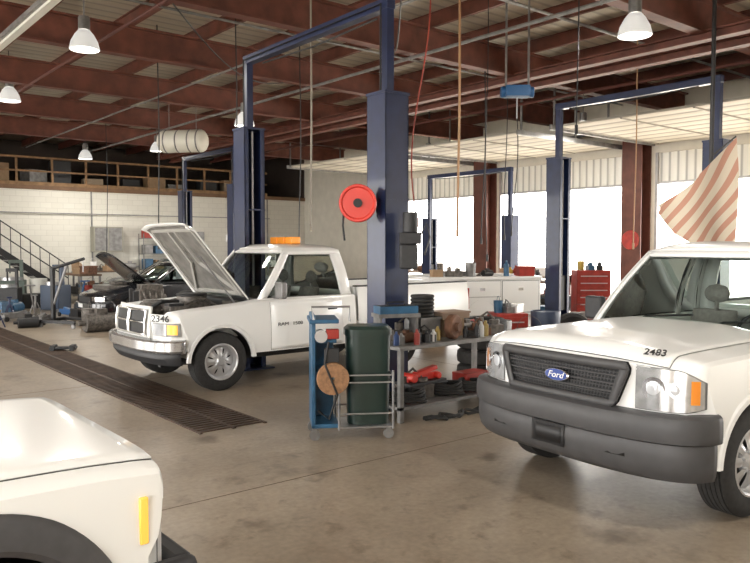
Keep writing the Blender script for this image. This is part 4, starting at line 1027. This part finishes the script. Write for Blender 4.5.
def wallbench(a0,b0,L_,label,rz=0,n=7,grp="wall bench items"):
    T=top("workbench",label,"workbench",(a0,b0,0),rz)
    M().box(-L_/2,L_/2,-.35,.35,.86,.92).build("benchtop",mat("bench_wood",(.16,.10,.065),.7,var=.3),T,bevel=.005)
    M().box(-L_/2+.05,L_/2-.05,-.3,.3,.2,.23).build("shelf",GREYM,T)
    for x in (-L_/2+.03,L_/2-.09):
        for y in (-.33,.27): M().box(x,x+.06,y,y+.06,0,.86).build("leg",GREYM,T)
    r=radians(rz)
    for i in range(n):
        x=-L_/2+.15+(L_-.3)*i/(n-1); y=jr.uniform(-.15,.18); sc=jr.uniform(1.0,1.9)
        junk(jr.randrange(6),(a0+x*cos(r)-y*sin(r),b0+x*sin(r)+y*cos(r),.92),rz+jr.uniform(-30,30),JM[jr.randrange(11)],sc," on shop bench",grp)
    for i in range(n-2):
        x=-L_/2+.25+(L_-.5)*i/(n-3)
        junk(jr.choice([0,1,3]),(a0+x*cos(r),b0+x*sin(r),.23),rz+jr.uniform(-20,20),JM[jr.randrange(11)],1.6," under shop bench",grp)
wallbench(9.6,27.5,2.2,"wooden-topped bench piled with parts by block wall",0,8)
wallbench(14.2,27.6,2.4,"long cluttered bench by block wall",0,8)
wallbench(16.9,27.6,2.0,"cluttered bench in the wall corner")
wallbench(8.0,25.2,2.0,"cluttered steel bench behind the sedans",90,8)
wallbench(15.9,11.9,2.4,"cluttered bench near the bay doors",90,9)
wallbench(18.3,14.6,2.4,"cluttered bench along the bay doors",90,9)
wallbench(18.3,19.6,2.4,"cluttered bench along far bay door",90,8)
wallbench(12.6,24.6,2.2,"cluttered parts bench in open floor",20,8)
def shelving(a0,b0,rz,label,grp):
    T=top("shelving_unit",label,"shelf",(a0,b0,0),rz)
    for z in (.3,.9,1.5,2.1): M().box(-.9,.9,-.25,.25,z,z+.03).build("shelf",GREYM,T)
    for x in (-.9,.87):
        for y in (-.25,.22): M().box(x,x+.03,y,y+.03,0,2.3).build("post",GREYM,T)
    r=radians(rz)
    for i in range(16):
        z=[.33,.93,1.53,2.13][i//4]; x=-.65+.43*(i%4)
        thing(M().box(-.16,.16,-.18,.18,0,.3+.1*((i*5)%3)/2).box(-.165,.165,-.185,.185,.22,.24),"storage_box",[CARD,DARKPL,RED,GREYM,CARTB][i%5],["brown cardboard","black plastic","red","grey metal","blue"][i%5]+" box on shelving unit","box",(a0+x*cos(r),b0+x*sin(r),z),rz,grp,bevel=.008)
shelving(12.0,27.8,0,"tall steel shelving unit against block wall","wall shelf boxes")
spots=[(-8.6,20.6),(-9.7,21.9),(-10.3,21.9),(-8.3,17.9),(-7.4,18.6),(-10.1,19.8),(-5.0,16.5),(-3.6,15.7),(-9.9,20.3),(-2.4,18.2),(-2.2,17.4),(2.4,13.4),(3.1,13.4),(3.6,12.1),(4.2,15.2),(2.4,11.4),(4.6,13.7),(5.2,15.6),(2.1,10.3),(-8.2,21.9),(-10.9,22.1),(3.8,16.6),(4.0,13.2),(-8.7,19.1),(-7.8,16.6),(-9.6,18.4),(2.9,11.7),(3.3,10.9),(2.6,10.8),(4.3,12.3),(-5.9,15.9),(-6.3,16.3),(-5.6,16.6)]
for i,(X,Y) in enumerate(spots):
    junk(jr.randrange(5),P(X,Y,0),jr.uniform(0,180),JM[jr.randrange(11)],jr.uniform(1.6,2.9)," standing on shop floor","floor parts")
thing(M().lathe([(.001,-.03),(.25,-.03),(.27,0),(.001,0)],axis='X',n=28),"hose_reel",RED,"round red hose reel on wall column","hose reel",(18.5,11.42,2.0))
# ---------------- camera, world, lights
cam=bpy.data.cameras.new("camera");cam.lens=740/750*36;cam.sensor_width=36;cam.clip_end=200
co=bpy.data.objects.new("camera",cam);COL.objects.link(co);co.location=(0,0,1.86);co.rotation_euler=(radians(90-2.82),0,radians(YAW))
bpy.context.scene.camera=co
wd=bpy.data.worlds.new("world");bpy.context.scene.world=wd;wd.use_nodes=True
bg=wd.node_tree.nodes["Background"];bg.inputs[0].default_value=(1.0,.975,.94,1);bg.inputs[1].default_value=6.0
def portal(x,y,z,sx,sy,ry):
    li=bpy.data.lights.new("portal",'AREA');li.shape='RECTANGLE';li.size=sx;li.size_y=sy;li.cycles.is_portal=True
    o=bpy.data.objects.new("daylight_portal",li);COL.objects.link(o);o.location=(x,y,z);o.rotation_euler=(0,ry,0)
for a,b in ops: portal(AW+.3,(a+b)/2,2.2,4.4,b-a,radians(90))
for a,b in ops2: portal(-7.3,(a+b)/2,2.2,4.4,b-a,radians(-90))
sn=bpy.data.lights.new("sun",'SUN');sn.energy=8;sn.angle=.02;sn.color=(1,.93,.80)
so=bpy.data.objects.new("sun",sn);COL.objects.link(so);so.rotation_euler=(0,radians(42),radians(10))
sc=bpy.context.scene
sc.view_settings.view_transform='Standard'
sc.view_settings.exposure=.9
